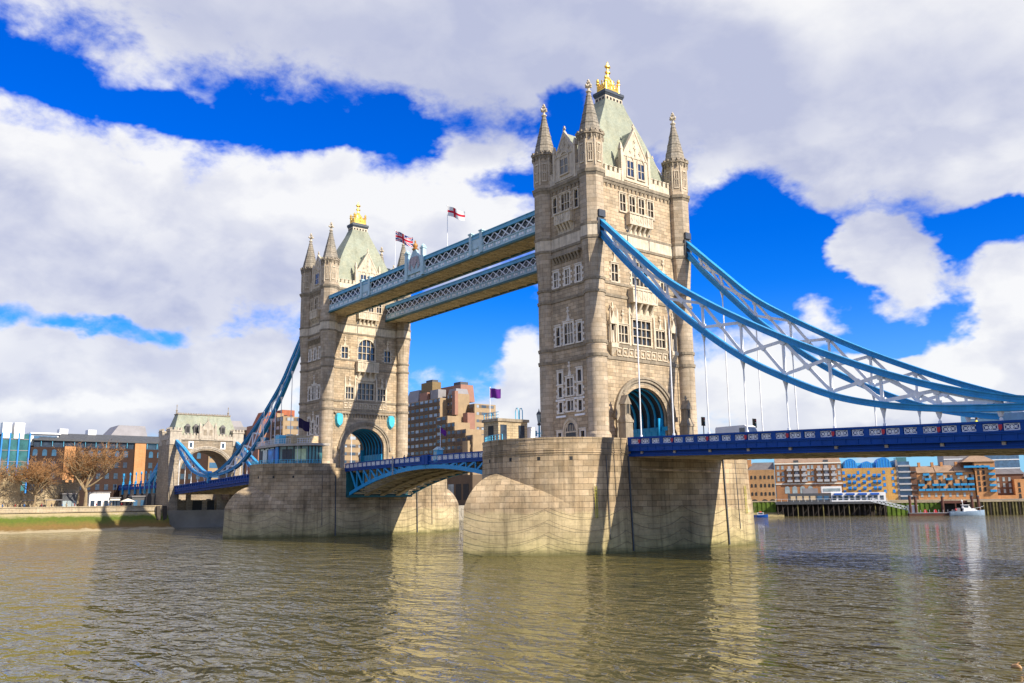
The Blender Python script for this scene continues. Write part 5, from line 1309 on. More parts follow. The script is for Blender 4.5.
# ------------------------------------------------------------------ stepped hotel block behind the bascule
def build_hotel():
    root = thing('stepped_hotel', 'large tan and brown stepped concrete hotel beyond the midstream span', 'hotel')
    band_me = {}
    def wing(x0, x1, y0, y1, z0, z1, rows=True, west=M['hotelshade'], south=M['tanconc'], sw=True, storey=3.05):
        mb = MB(); mb.box(x0, x1, y0, y1, z0, z1); w = mb.build('wing', south, root)
        k = MB(); n = max(1, int((z1-z0)/storey))
        for i in range(n):
            z = z1-storey*(i+1)+.3
            k2 = MB(); k2.box(x0+.15, x1-.15, y0-.35, y0-.002, z-.35, z+1.1); k2.build('parapet_band', west, w)
            g = MB(); g.box(x0+.3, x1-.2, y0-.1, y0-.004, z+1.14, z+2.4); g.build('window_strip', M['ribbon'], w)
        if sw:
            for i in range(n):
                z = z1-storey*(i+1)+.3; g = MB(); g.box(x1-.004, x1+.07, y0+1, y1-1, z+1.15, z+2.3); g.build('window_strip', M['ribbon'], w)
        return w
    def cap(x0, x1, y0, y1, z0, z1, mat, taper=0., name='penthouse'):
        mb = MB(); t = taper; mb.hexa([(x0, y0, z0), (x1, y0, z0), (x1, y1, z0), (x0, y1, z0)], [(x0+t, y0+t, z1), (x1-t, y0+t, z1), (x1-t, y1-t, z1), (x0+t, y1-t, z1)]); return mb.build(name, mat, root)
    wing(-246, -211.5, 109, 114, 5.2, 49.6, sw=False)
    xs = [-211.5, -203.0, -197.8, -190.0, -185.4]; zs = [41.2, 38.2, 34.9, 32.3]
    for (a, b), z in zip(zip(xs, xs[1:]), zs): wing(a+.01, b, 107, 114.5, 5.2, z, sw=False)
    wing(-214, -200, 118.5, 129.5, 5.2, 46.6)
    cap(-240, -229.5, 109.5, 114, 49.6, 55.0, M['greyclad'], 1.4); cap(-229.3, -220.5, 111, 115.5, 49.5, 57.6, plain('ochre_cladding', (.20, .14, .065), .8)); cap(-220.4, -214.5, 110, 114, 49.5, 53.6, M['greyclad']); cap(-228, -222, 109.3, 110.9, 49.6, 53.0, M['pinkconc'])
    cap(-222, -206, 115.6, 123, 48, 55.2, M['pinkconc'], .5); cap(-227, -222, 112, 115, 57.6, 58.7, M['darkgrey'], 0, 'plant_room'); cap(-213, -208, 117, 121, 55.2, 56.6, M['darkgrey'], 0, 'plant_room')
    wing(-211.4, -205, 112.6, 119.5, 36, 51.0, sw=False); cap(-211.2, -205.2, 112.7, 119.3, 51.0, 53.2, M['greyclad'], .5); cap(-206.8, -204.6, 111.8, 113.4, 42, 52, M['pinkconc'], 0, 'stair_shaft')
    cap(-202.9, -199.6, 114.6, 118.4, 32, 42.6, M['pinkconc'], 0)
    cap(-190.2, -186.6, 105.4, 107, 5.2, 30, M['tanconc'], 0, 'concrete_fin')
    # podium and the lit fin down to the quay
    mb = MB(); mb.box(-214, -176, 100, 125, 5.2, 16.5); mb.build('podium', M['hotelshade'], root)
    for i in range(7): mb = MB(); mb.box(-212+5*i, -208.4+5*i, 99.9, 100.05, 7.2, 13.2); mb.build('podium_window', M['winpale'] if i == 4 else M['dark'], root)
    # wing seen through the far arch
    wing(-236, -212, 40, 80, 5.2, 38.5)
    return root
build_hotel()
def red_block():
    root = thing('red_brick_block', 'red and pink upper storeys of a building beside the farther tower', 'building', (-222, 43, 0))
    mb = MB(); mb.box(-12, 0, -8, 7, 5.2, 36); mb.build('wall', M['pinkconc'], root)
    mb = MB(); mb.hexa([(-11, -6.5, 36), (-1, -6.5, 36), (-1, 1, 36), (-11, 1, 36)], [(-10, -4.5, 41.2), (-3, -4.5, 41.2), (-3, 0, 41.2), (-10, 0, 41.2)]); mb.build('roof_storey', M['red_brick'], root)
    mb = MB(); mb.box(-10, -.5, 1.1, 6.2, 36, 42.0); mb.build('roof_storey', M['red_brick'], root)
    mb = MB(); mb.box(-.9, -.2, -1.0, 1.6, 34, 40.6); mb.build('stair_tower', M['tanconc'], root)
    for i in range(4):
        for j in range(3): mb = MB(); y = -6+3.6*i; mb.box(-.02, .06, y, y+2, 33-3.2*j, 34.4-3.2*j); mb.build('window', M['winblue'], root)
    for y0 in (2.0, 4.2): mb = MB(); mb.box(-.52, -.44, y0, y0+1.2, 37.5, 40); mb.build('window', M['dark'], root)
red_block()
def grey_block():
    root = thing('grey_flat_block', 'dark grey flat roofed office behind the gatehouse roof, brown stack on top', 'office building', (-236, 30, 0))
    mb = MB(); mb.box(-14, 0, -8.5, 6, 5.2, 34.6); mb.build('wall', M['tanconc'], root)
    mb = MB(); mb.box(-14, .3, -8.8, 6.3, 34.6, 36.0); mb.hexa([(-12, -7, 36), (-1, -7, 36), (-1, 5, 36), (-12, 5, 36)], [(-11, -6, 38.4), (-2, -6, 38.4), (-2, 4, 38.4), (-11, 4, 38.4)]); r = mb.build('roof', M['greyclad'], root)
    mb = MB(); mb.box(-1.4, -.4, -4.6, -2.4, 35.5, 38.9); mb.build('stack', M['orange_brick'], r)
    for j in range(6):
        mb = MB(); mb.box(-.02, .08, -8, 5.5, 31-3.6*j, 33-3.6*j); mb.build('window_band', M['winblue'], root)
grey_block()
def arch_view_block():
    root = thing('glazed_brown_block', 'brown block with orange posts glimpsed through the gatehouse arch', 'building', (-252, 0, 0))
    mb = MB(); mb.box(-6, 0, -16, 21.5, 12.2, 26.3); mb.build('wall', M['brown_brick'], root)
    for y in (-7, -2.4, 2.2, 6.8, 11.4): mb = MB(); mb.box(0, .5, y, y+1.1, 12.2, 26); mb.build('post', M['orange_brick'], root)
    for i in range(5):
        for j in range(3): mb = MB(); y = -5.6+4.6*i; mb.box(-.02, .08, y, y+2.8, 14+4*j, 16.6+4*j); mb.build('window', M['winpale'], root)
arch_view_block()
# ------------------------------------------------------------------ wharf buildings on the far bank
EB = Vector((.813, .582, 0)).normalized(); NB = Vector((EB.y, -EB.x, 0)); B0 = Vector((-97.5, 167.1, 0)); RZB = math.atan2(EB.y, EB.x)
def bankp(s, d, z=0.): return B0+EB*s-NB*d+Vector((0, 0, z))     # d metres behind the bank line
def bthing(name, label, cat, s, d, z=0., group=None): return thing(name, label, cat, bankp(s, d, z), RZB, group)
def pitched(mb, x0, x1, y0, y1, z0, z1):
    ym = (y0+y1)/2; mb.hexa([(x0, y0, z0), (x1, y0, z0), (x1, y1, z0), (x0, y1, z0)], [(x0, ym-.1, z1), (x1, ym-.1, z1), (x1, ym+.1, z1), (x0, ym+.1, z1)])
def wharves():
    G0 = 5.2
    # A: plain stock brick warehouse
    r = bthing('stock_brick_warehouse', 'tan brick warehouse with small arched windows next to the nearer pier', 'warehouse', -4.3, 15)
    mb = MB(); mb.box(0.6, 10.2, 0, 14, 3, 16.7); mb.build('wall', M['stock_brick'], r); mb = MB(); mb.box(-3.4, .6, -1.2, 12, 3, 16.3); mb.build('wall', M['stock_brick'], r)
    mb = MB(); mb.hexa([(.8, .3, 16.7), (10.2, .3, 16.7), (10.2, 13, 16.7), (.8, 13, 16.7)], [(2.6, 3.5, 19.5), (10.2, 3.5, 19.5), (10.2, 10, 19.5), (2.6, 10, 19.5)]); mb.build('roof', M['slategrey'], r)
    mb = MB(); mb.box(-3, .5, -.6, 8, 16.3, 18.4); mb.build('glazed_attic', M['winblue'], r); mb = MB(); mb.box(.7, 2.2, 2, 4, 16.5, 20.6); mb.build('chimney', M['orange_brick'], r)
    aw = arch_win(.75, 1.3, M['dark']); aw2 = arch_win(2.3, 1.6, M['dark'])
    for x in (1.9, 3.3, 5.2, 6.6, 8.1, 9.4):
        for z in (8.0, 11.0, 14.0): put(aw, r, x, -.01, z)
    for x in (-2.4, -.6):
        for z in (8., 11., 14.): put(aw, r, x, -1.21, z)
    for x in (2.6, 6.2, 8.9): put(aw2, r, x, -.01, 5.3)
    # B: brown brick with white bands and balconies
    r = bthing('brown_brick_wharf', 'brown brick wharf with white bands and stacked white balconies', 'warehouse', 6.2, 15)
    mb = MB(); mb.box(0, 22.8, 0, 16, 3, 19.2); mb.build('wall', M['wharf_brick'], r)
    mb = MB(); mb.box(-.1, 22.9, -.25, 0.001, 18.5, 19.0); mb.box(-.1, 22.9, -.2, 0.001, 11.2, 11.6); mb.build('stone_band', M['cream'], r)
    mb = MB(); pitched(mb, 0, 22.8, .4, 15, 19.2, 21.0); mb.build('roof', M['tile'], r)
    w1 = unit_win(.85, 1.2, M['winpale']); bal = MB(); bal.box(-.95, .95, -1.0, 0, -.55, -.42); bal.box(-.95, .95, -1.0, -.92, -.42, .25); bal.box(-.95, -.88, -1, 0, -.42, .25); bal.box(.88, .95, -1, 0, -.42, .25); bal.box(-.5, .5, -.06, 0, -.4, 1.2); bal = bal.mesh('balcony', M['balconywhite'])
    for x in (1.0, 2.6, 11.6, 12.9, 22.0):
        for z in (17.4, 15.2, 13.2): put(w1, r, x, -.01, z)
    for x in (4.9, 7.4, 10.0, 15.2, 17.6, 20.1):
        for z in (16.6, 14.6, 12.6): put(bal, r, x, -.01, z)
    for x in (7.4, 17.6): mb = MB(); mb.box(x-.9, x+.9, -.06, .001, 11.8, 19.9); mb.build('hoist_bay', M['darkgrey'], r)
    aw3 = arch_win(1.7, 2.6, M['winpale'])
    for x in (3.8, 6.4, 9.1, 11.8): put(aw3, r, x, -.01, 9.3)
    # C: yellow brick with blue barrel roofs
    r = bthing('yellow_brick_wharf', 'yellow brick flats with blue windows and bright blue arched rooftops', 'flats', 29.1, 15)
    mb = MB(); mb.box(0, 18.1, 0, 15, 3, 16.6); mb.build('wall', M['yellow_brick'], r)
    for x0, rr, h in ((3.1, 2.4, 3.4), (8.6, 1.9, 2.4), (14.2, 2.6, 3.7)):
        pts = [(x0+rr*math.cos(t*PI/10), 16.6+h*math.sin(t*PI/10)) for t in range(11)]; mb = MB(); mb.prism_y(pts, .2, 11)
        o = mb.build('barrel_roof', M['brightblue'], r); k = MB()
        for t in range(-2, 3): k.box(x0+t*rr*.36-.05, x0+t*rr*.36+.05, .1, .19, 16.7, 16.6+h*.8)
        k.build('glazing_bar', M['skyblue'], o)
    mb = MB(); mb.box(-.5, 18.2, 4, 14, 16.6, 18.6); mb.build('attic', M['skyblue'], r)
    wb = unit_win(.8, 1.0, M['brightblue']); bb = MB(); bb.box(-.6, .6, -.9, 0, -.5, -.38); bb.box(-.6, .6, -.9, -.8, -.38, .2); bb.prism_x([(-.75, -.5), (0, -.5), (0, -1.1)], -.5, .5); bb = bb.mesh('balcony', M['brightblue'])
    for x in (.6, 5.5, 9.0, 14.0, 16.9):
        for z in (15.1, 12.9, 10.7, 8.4): put(wb, r, x, -.01, z)
    for x in (2.3, 4.0, 7.3, 10.7, 12.3):
        for z in (14.3, 12.1, 9.9): put(bb, r, x, -.01, z)
    # D: modern glass
    r = bthing('glass_flats', 'narrow modern flats with white balcony fronts between yellow and orange wharves', 'flats', 47.3, 15)
    mb = MB(); mb.box(0, 4.4, .3, 15, 3, 18.6); mb.build('wall', M['winblue'], r); mb = MB(); mb.box(4.4, 6.3, -.3, 15, 3, 16.8); mb.build('wall', M['dark_brick'], r); mb = MB(); mb.box(-.2, .5, 0, 14, 3, 19.2); mb.build('wall', M['greyclad'], r)
    for i in range(6): mb = MB(); z = 6.3+2.1*i; mb.box(.5, 4.5, -.7, .3, z, z+.55); mb.build('balcony', M['balconywhite'], r)
    for i in range(5): mb = MB(); z = 6.0+2.2*i; mb.box(4.6, 6.2, -.7, -.3, z, z+.3); mb.build('balcony', M['darkgrey'], r)
    mb = MB(); mb.box(.6, 4.0, 3, 9, 18.6, 20.2); mb.build('roof_storey', M['tealglass'], r)
    # E: orange brick, blue balconies
    r = bthing('orange_brick_wharf', 'orange brick wharf with rows of sky blue balconies behind the white boat', 'flats', 53.7, 15)
    mb = MB(); mb.box(0, 18.2, 0, 12, 3, 14.6); mb.build('wall', M['orange_brick'], r); mb = MB()
    for i in range(3): pitched(mb, .0+6.06*i+.1, 6.06*(i+1)-.1, -.4, 8, 14.5, 16.9+.2*(i % 2))
    mb.build('roof', M['tile'], r)
    for x in (1.6, 5.9, 8.9, 13.6): mb = MB(); mb.box(x-.4, x+.4, 3, 4.4, 15.6, 18.2); mb.build('chimney', M['orange_brick'], r)
    nb = MB(); nb.box(-1.0, 1.0, -.9, 0, -.4, .35); nb = nb.mesh('balcony', M['balconyblue']); w2 = unit_win(.7, 1.3, M['dark']); w3 = unit_win(.7, 1.2, M['winpale'])
    for i in range(8):
        x = 1.2+2.25*i; put(nb, r, x, -.01, 8.6); put(w2, r, x, -.02, 9.7)
        if i not in (1, 4): put(nb, r, x, -.01, 10.3)
        if i in (1, 4, 7): put(nb, r, x, -.01, 12.2); put(w2, r, x, -.02, 13.1)
        put(w3, r, x, -.01, 6.9); put(w3, r, x+.9, -.01, 12.9); put(w2, r, x-.7, -.02, 11.4)
    for x in (3, 7.3, 13.5): put(nb, r, x, -.01, 13.9)
    # F: tower
    r = bthing('orange_brick_tower', 'tallest orange brick wharf tower with hipped roof and blue corner balconies', 'flats', 72.2, 14)
    mb = MB(); mb.box(0, 6.3, 0, 10, 3, 17.9); mb.build('wall', M['orange_brick'], r); mb = MB(); mb.box(-3.6, .001, 3.5, 10, 3, 17.9); mb.build('wall', M['dark_brick'], r)
    mb = MB(); mb.hexa([(-4, -.4, 17.9), (6.7, -.4, 17.9), (6.7, 10.4, 17.9), (-4, 10.4, 17.9)], [(.5, 3.5, 20.8), (2.5, 3.5, 20.8), (2.5, 5, 20.8), (.5, 5, 20.8)]); mb.build('roof', M['tile'], r)
    for i in range(5): put(nb, r, 5.0, -.01, 8.0+1.9*i)
    for i in range(5):
        for x in (1.0, 2.6): put(w2, r, x, -.02, 8.6+1.9*i)
    mb = MB(); mb.box(-3.4, 4.6, -.6, 0, 15.9, 16.6); mb.build('balcony', M['balconyblue'], r)
    # G: dark brick
    r = bthing('dark_brick_wharf', 'dark brown brick wharf beside the tallest brick tower', 'warehouse', 78.5, 18)
    mb = MB(); mb.box(0, 9.5, 0, 12, 3, 13.6); mb.build('wall', M['dark_brick'], r); mb = MB(); pitched(mb, -.3, 9.8, -.4, 12, 13.6, 15.6); mb.build('roof', M['slategrey'], r); mb = MB(); mb.box(5.8, 9.6, -2.5, 0, 3, 11.8); mb.build('wall', M['orange_brick'], r); mb = MB(); mb.box(0, 5.8, -2.6, 0, 3, 6.4); mb.build('wall', M['orange_brick'], r)
    for i in range(3):
        for x in (1.4, 3.2, 5.0): put(w3, r, x, -.02, 7.9+2.0*i)
    for i in range(3): put(w2, r, 7.2, -2.52, 6.2+1.9*i)
    r = bthing('orange_brick_wharf', 'low orange brick wharf with blue balconies past the dark brown wharf', 'flats', 88.2, 17)
    mb = MB(); mb.box(0, 26, 0, 12, 3, 12.2); mb.build('wall', M['orange_brick'], r); mb = MB(); pitched(mb, -.3, 26.3, -.4, 12, 12.2, 14.2); mb.build('roof', M['slategrey'], r)
    for i in range(10):
        for z in (8.2, 9.9): put(nb, r, 1.0+2.5*i, -.01, z)
        put(w2, r, 2.2+2.5*i, -.02, 10.9); put(w3, r, 1.0+2.5*i, -.02, 6.5)
    # distant towers
    for s, d, w, h, lab, mt in ((175, 560, 26, 70, 'pale grey distant tower beside the bluish glass ones', 'greyclad'), (214, 600, 40, 84, 'bluish glass office tower far behind the dark brick wharf', 'winblue'), (268, 620, 34, 76, 'bluish glass distant tower cut by the photo edge', 'winblue')):
        r = bthing('distant_tower', lab, 'office tower', s, d); mb = MB(); mb.box(-w/2, w/2, 0, 30, 0, h); mb.build('wall', M[mt], r)
        for i in range(int(h/8)): mb = MB(); mb.box(-w/2, w/2, -.3, -.01, 6+8*i, 6.9+8*i); mb.build('floor_band', M['offwhite'], r)
wharves()
# river walls
r = bthing('weedy_river_wall', 'river wall with bright green weed below the tan warehouse', 'wall', -25, 4.5)
mb = MB(); mb.box(0, 30.5, 0, 2, -3, 5.1); mb.build('wall', M['weed'], r); mb = MB(); mb.box(0, 30.5, -.25, 2, 5.1, 5.5); mb.build('coping', M['quay'], r)
for i in range(20): mb = MB(); x = .7+i*1.5; mb.box(x-.3, x+.3, -.2, 0, -3, 5.0); mb.build('sheet_pile', M['weed'], r)
r = bthing('weedy_river_wall', 'river wall with bright green weed behind the pontoon and the white boat', 'wall', 41.5, 4.5)
mb = MB(); mb.box(0, 25, 0, 2, -3, 4.3); mb.build('wall', M['weed'], r); mb = MB(); mb.box(0, 25, -.25, 2, 4.3, 5.3); mb.build('coping', M['quay'], r)
for i in range(16): mb = MB(); x = .7+i*1.5; mb.box(x-.3, x+.3, -.2, 0, -3, 4.2); mb.build('sheet_pile', M['weed'], r)
r = bthing('timber_fender_wall', 'timber fendered river wall beyond the bow of the white boat', 'wall', 66.5, 0)
mb = MB(); mb.box(0, 70, .5, 4.6, -3, 4.4); mb.build('wall', M['weedtimber'], r); mb = MB(); mb.box(-.5, 70, -.2, 5, 4.4, 4.9); mb.build('coping', M['quay'], r)
for i in range(46): mb = MB(); x = .5+.95*i; mb.box(x-.2, x+.2, -.1, .5, -3, 4.4); mb.build('fender_pile', M['weedtimber'] if i % 3 else M['timber'], r)
# jetty
r = bthing('jetty', 'dark timber jetty on many piles carrying the riverside restaurant', 'jetty', 5.4, 0)
mb = MB(); mb.box(0, 36, -1, 9, 4.55, 5.0); mb.box(0, 36, -1.1, -.9, 4.2, 4.6); mb.build('deck', M['darkgrey'], r)
for i in range(22):
    for j in (-.5, 3.5): mb = MB(); x = .6+1.66*i; mb.lathe([(.2, -3), (.18, 4.6)], (x, j), 7); mb.build('pile', M['weedtimber'] if (i % 5 == 4 and j < 0) else M['timber'], r)
mb = MB(); mb.box(0, 36, 6, 6.3, -3, 4.6); mb.build('shade_backing', M['timber'], r)  # dark sheet added as the shade beneath the jetty
mb = MB()
for i in range(9): x = .6+4*i; mb.bar((x, -.5, .5), (x+3.3, -.5, 4.4), .16)
mb.build('bracing', M['timber'], r)
mb = MB(); mb.bar((0, -1, 6.0), (36, -1, 6.0), .07); 
for i in range(19): mb.bar((2*i, -1, 5), (2*i, -1, 6), .07)
mb.build('railing', M['offwhite'], r)
r = bthing('riverside_restaurant', 'white low restaurant with dark blue awnings on the jetty', 'restaurant', 24.0, 2.0, 5.0)
mb = MB(); mb.box(0, 17.5, 0, 6, 0, 3.0); mb.build('wall', M['whitewall'], r)
for i in range(4): mb = MB(); x = 1.0+3.9*i; mb.hexa([(x, -1.0, 2.2), (x+2.7, -1.0, 2.2), (x+2.7, 0, 2.2), (x, 0, 2.2)], [(x, -.9, 2.35), (x+2.7, -.9, 2.35), (x+2.7, 0, 2.8), (x, 0, 2.8)]); mb.build('awning', M['deckblue'], r)
for i in range(9): mb = MB(); x = .4+1.9*i; mb.box(x, x+1.2, -.05, 0.01, .5, 1.9); mb.build('window', M['glass'], r)
mb = MB(); mb.box(-3.0, 3.6, .6, 5.5, 3.0, 5.2); mb.build('upper_storey', M['whitewall'], r); mb = MB(); mb.box(-2.4, 3.2, .5, .61, 3.5, 4.5); mb.build('upper_window', M['winpale'], r)
r = bthing('pier_office', 'low dark grey pavilion with yellow windows beside the white restaurant', 'pavilion', 9.8, 2.0, 5.0)
mb = MB(); mb.box(0, 14.1, 0, 5.5, 0, 2.9); mb.build('wall', M['darkgrey'], r)
for i in range(6): mb = MB(); mb.box(.8+2.2*i, 2.4+2.2*i, -.05, 0.01, .6, 2.0); mb.build('window', M['tan'] if i < 4 else M['winblue'], r)
mb = MB(); mb.box(5, 10, 1, 5, 2.9, 4.6); mb.build('roof_lantern', M['greyclad'], r)
# gangway, pontoon, dolphins
r = bthing('gangway', 'grey lattice gangway sloping from the jetty to the pontoon', 'gangway', 36, -3)
mb = MB()
a0, a1 = Vector((0, 0, 5.0)), Vector((12.5, 0, 1.6))
for y in (-.8, .8):
    mb.bar(a0+Vector((0, y, 0)), a1+Vector((0, y, 0)), .16); mb.bar(a0+Vector((0, y, 1.1)), a1+Vector((0, y, 1.1)), .14)
    for i in range(10):
        p = a0.lerp(a1, i/10)+Vector((0, y, 0)); q = a0.lerp(a1, (i+1)/10)+Vector((0, y, 1.1)); mb.bar(p, q, .1); mb.bar(p, p+Vector((0, 0, 1.1)), .1)
mb.build('truss', M['offwhite'], r); mb = MB(); mb.hexa([a0+Vector((0, -.7, -.1)), a1+Vector((0, -.7, -.1)), a1+Vector((0, .7, -.1)), a0+Vector((0, .7, -.1))], [a0+Vector((0, -.7, 0)), a1+Vector((0, -.7, 0)), a1+Vector((0, .7, 0)), a0+Vector((0, .7, 0))]); mb.build('walkway_floor', M['greyclad'], r)
r = bthing('floating_pontoon', 'long brown floating pontoon astern of the white boat', 'pontoon', 47.0, -4.5)
mb = MB(); mb.box(0, 13.5, -2.6, 1.5, -.4, .95); mb.build('hull', M['rust'], r); mb = MB(); mb.box(-.1, 13.6, -2.7, 1.6, .95, 1.15); mb.build('deck', M['greyclad'], r)
mb = MB(); mb.box(.2, 2.8, -1.8, .8, 1.15, 3.4); mb.box(.0, 3.0, -2.0, 1.0, 3.4, 3.6); mb.build('shelter', M['offwhite'], r)
for x in (5.2, 8.2): mb = MB(); mb.prism_y([(x-.6, 1.15), (x+.6, 1.15), (x+.2, 2.2), (x-.2, 2.2)], -1.0, -.4); mb.build('buoy', M['red'], r)
for i in range(8): mb = MB(); mb.bar((3.5+1.35*i, -2.5, 1.15), (3.5+1.35*i, -2.5, 2.1), .07); mb.build('rail_post', M['offwhite'], r)
for s, d, h, lab in ((47.6, -6.5, 6.5, 'tall rusty mooring pile at the pontoon end, the one nearer the jetty'), (49.3, -6.5, 6.2, 'tall rusty mooring pile at the pontoon end, the one over the pontoon deck'), (57.8, -4, 6.0, 'rusty mooring pile standing between the pontoon and the stern of the white boat'), (66.6, -4, 6.2, 'rusty mooring pile behind the cabin of the white boat'), (68.4, -4, 6.1, 'rusty mooring pile behind the bow tip of the white boat')):
    r = bthing('mooring_pile', lab, 'mooring pile', s, d, 0, 'mooring piles by the pontoon'); mb = MB(); mb.lathe([(.42, -3), (.42, h)], (0, 0), 10); mb.build('pile_shaft', M['rust'], r); mb = MB(); mb.lathe([(.5, h), (.5, h+.2), (.05, h+.5)], (0, 0), 10); mb.build('pile_cap', M['darkgrey'], r)
r = bthing('dark_boathouse', 'dark open boathouse under the orange wharf behind the white boat', 'boathouse', 58.6, 1.0)
mb = MB(); mb.box(0, 8, 0, 3.4, 4.0, 4.8); mb.build('roof', M['rust'], r); mb = MB(); mb.box(0, 8, 3, 3.3, -2, 4.0); mb.build('shade_backing', M['dark'], r)  # near-black rear sheet paints the shade inside the opening
for x in (.2, 4, 7.8): mb = MB(); mb.box(x-.2, x+.2, 0, .4, -2, 4); mb.build('post', M['rust'], r)
# boats
def hull(L, B, H, sheer=.4, n=14):
    mb = MB(); R = []
    for i in range(n+1):
        t = i/n; x = L*(t-.5); b = B/2*(1-max(0, (t-.45)/.55)**2.4)*(.86+.14*min(1, t*4)); z = H+sheer*max(0, t-.4)**1.5
        sec = [(0, -.45+.35*max(0, t-.7)), (b*.7, -.3+.5*max(0, t-.6)), (b*.95, .25*H), (b, z)]
        R.append([mb.P((x, -y, zz)) for y, zz in sec[::-1]]+[mb.P((x, y, zz)) for y, zz in sec[1:]])
    for a, c in zip(R, R[1:]):
        for k in range(len(a)-1): mb.fc.append([a[k], a[k+1], c[k+1], c[k]])
        mb.fc.append([a[-1], a[0], c[0], c[-1]])
    mb.fc.append(R[0]); mb.fc.append(R[-1]); return mb
def motor_boat():
    r = bthing('motor_launch', 'white and pale blue patrol boat moored by the orange wharf', 'boat', 64.0, -8, .2); r.rotation_euler = (0, 0, RZB)
    hull(10.2, 3.0, 1.3, 1.0).build('hull', plain('boat_hull_paint', (.26, .36, .48), .4), r, True)
    mb = MB(); mb.hexa([(-1.2, -1.0, 1.3), (3.2, -.7, 1.5), (3.2, .7, 1.5), (-1.2, 1.0, 1.3)], [(-1.0, -.9, 2.3), (2.0, -.6, 2.2), (2.0, .6, 2.2), (-1., .9, 2.3)]); mb.build('cabin', M['whitewall'], r)
    mb = MB(); mb.hexa([(-1.4, -.9, 2.3), (1.2, -.7, 2.25), (1.2, .7, 2.25), (-1.4, .9, 2.3)], [(-1.2, -.8, 3.3), (.5, -.65, 3.3), (.5, .65, 3.3), (-1.2, .8, 3.3)]); mb.box(-1.6, .8, -1, 1, 3.3, 3.42); w = mb.build('wheelhouse', M['whitewall'], r)
    mb = MB(); mb.box(-1.0, .4, -.86, -.82, 2.55, 3.1); mb.build('side_window', M['glass'], w)
    mb = MB(); mb.bar((-1.0, 0, 3.4), (-1.3, 0, 5.2), .12); mb.bar((-1.15, -.8, 4.3), (-1.15, .8, 4.3), .08); mb.ball((-1.2, 0, 4.6), .3, 8, .7); mb.build('mast', M['whitewall'], r)
    mb = MB(); mb.box(-4.4, -2.6, -.9, .9, 1.25, 1.8); mb.box(-3.0, -2.0, -.7, .7, 1.3, 2.4); mb.build('aft_gear', M['greyclad'], r); mb = MB(); mb.ball((-3.4, -1.1, 1.9), .35, 8); mb.build('life_ring', M['red'], r)
    mb = MB(); mb.tube([(5.0, 0, 3.0), (3.8, -1.0, 2.6), (2.2, -1.35, 2.3), (.5, -1.4, 2.1)], .04, 5)
    for x, y, z in ((3.8, -1.0, 2.6), (2.2, -1.35, 2.3), (.8, -1.4, 2.1)): mb.bar((x, y, 1.5), (x, y, z), .05)
    mb.build('bow_rail', M['offwhite'], r)
motor_boat()
def small_boat():
    r = bthing('small_launch', 'small dark blue launch with a white cabin beside the nearer pier', 'boat', .3, -15, .2)
    hull(4.6, 1.7, .8, .4).build('hull', M['deckblue'], r, True); mb = MB(); mb.box(-1.0, .9, -.55, .55, .7, 1.5); mb.box(-1.1, 1.05, -.62, .62, 1.5, 1.6); mb.build('cabin', M['whitewall'], r); mb = MB(); mb.box(-.8, .7, -.57, -.545, 1.0, 1.4); mb.build('side_window', M['glass'], r); mb = MB(); mb.box(-.5, .3, -.4, .4, 1.6, 2.0); mb.build('red_canopy', M['red'], r)
small_boat()
# ------------------------------------------------------------------ things standing on the piers and the road
def rail(parent, pts, z, h, mat, name='railing'):
    mb = MB(); pts = [Vector((*p, z)) for p in pts]
    for a, b in zip(pts, pts[1:]):
        for k in (1, .55, .15): mb.bar(a+Vector((0, 0, h*k)), b+Vector((0, 0, h*k)), .07 if k == 1 else .05)
        n = max(1, int((b-a).length/.5))
        for i in range(n): p = a.lerp(b, i/n); mb.bar(p, p+Vector((0, 0, h)), .05 if i % 3 else .09)
    return mb.build(name, mat, parent)
def cabin():
    r = thing('stone_cabin', 'small stone control cabin on the rounded end of the nearer pier', 'cabin', (-6.2, -16.65, 14.0))
    mb = MB(); mb.box(-1.7, 1.7, -2.6, 2.6, 0, 4.0); mb.build('wall', M['oldwall'], r); mb = MB(); mb.box(-1.9, 1.9, -2.8, 2.8, 3.75, 4.15); mb.build('roof', M['mould'], r)
    for y in (-1.7, 1.5): mb = MB(); mb.box(1.68, 1.75, y-.55, y+.55, 1.2, 3.3); mb.build('window', M['glass'], r)
    mb = MB(); mb.box(-.6, .6, -2.65, -2.58, 0, 3.2); mb.build('door', M['dark'], r)
    mb = MB()
    for y in (1.2, 1.9): mb.tube([(1.5, y, 4.1), (1.5, y, 5.4), (1.3, y, 5.8), (1., y, 5.8), (.8, y, 5.4), (.8, y, 4.1)], .07, 5)
    mb.build('roof_hoop', M['skyblue'], r); rail(r, [(-1.7, -2.5), (1.7, -2.5)], 4.15, .9, M['skyblue'], 'roof_railing')
cabin()
def pier_rail(name, label, cx, ang0, ang1, sgn=-1, mat='skyblue'):
    r = thing(name, label, 'railing', (cx, 0, 14.76)); n = 14
    pts = [(10.35*math.cos(a), sgn*(12+10.35*math.sin(a))) for a in [math.radians(ang0+(ang1-ang0)*i/n) for i in range(n+1)]]
    rail(r, pts, 0, .75, M[mat], 'rails'); return r
pier_rail('pier_railing', 'sky blue railing along the parapet of the nearer pier', 0, 88, 152)
pier_rail('pier_railing', 'sky blue railing along the parapet of the farther pier', -82.3, 5, 175)
r = thing('white_cabinet', 'white equipment cabinet between the stone cabin and the street lamp', 'cabinet', (-4.6, -13.6, 14.0)); mb = MB(); mb.box(-.7, .7, -.5, .5, 0, 3.0); mb.build('case', M['whitewall'], r); mb = MB(); mb.box(-.75, .75, -.55, .55, 3.0, 3.1); mb.build('lid', M['offwhite'], r); mb = MB(); mb.box(.7, .73, -.4, .4, .3, 2.7); mb.build('door', M['offwhite'], r)
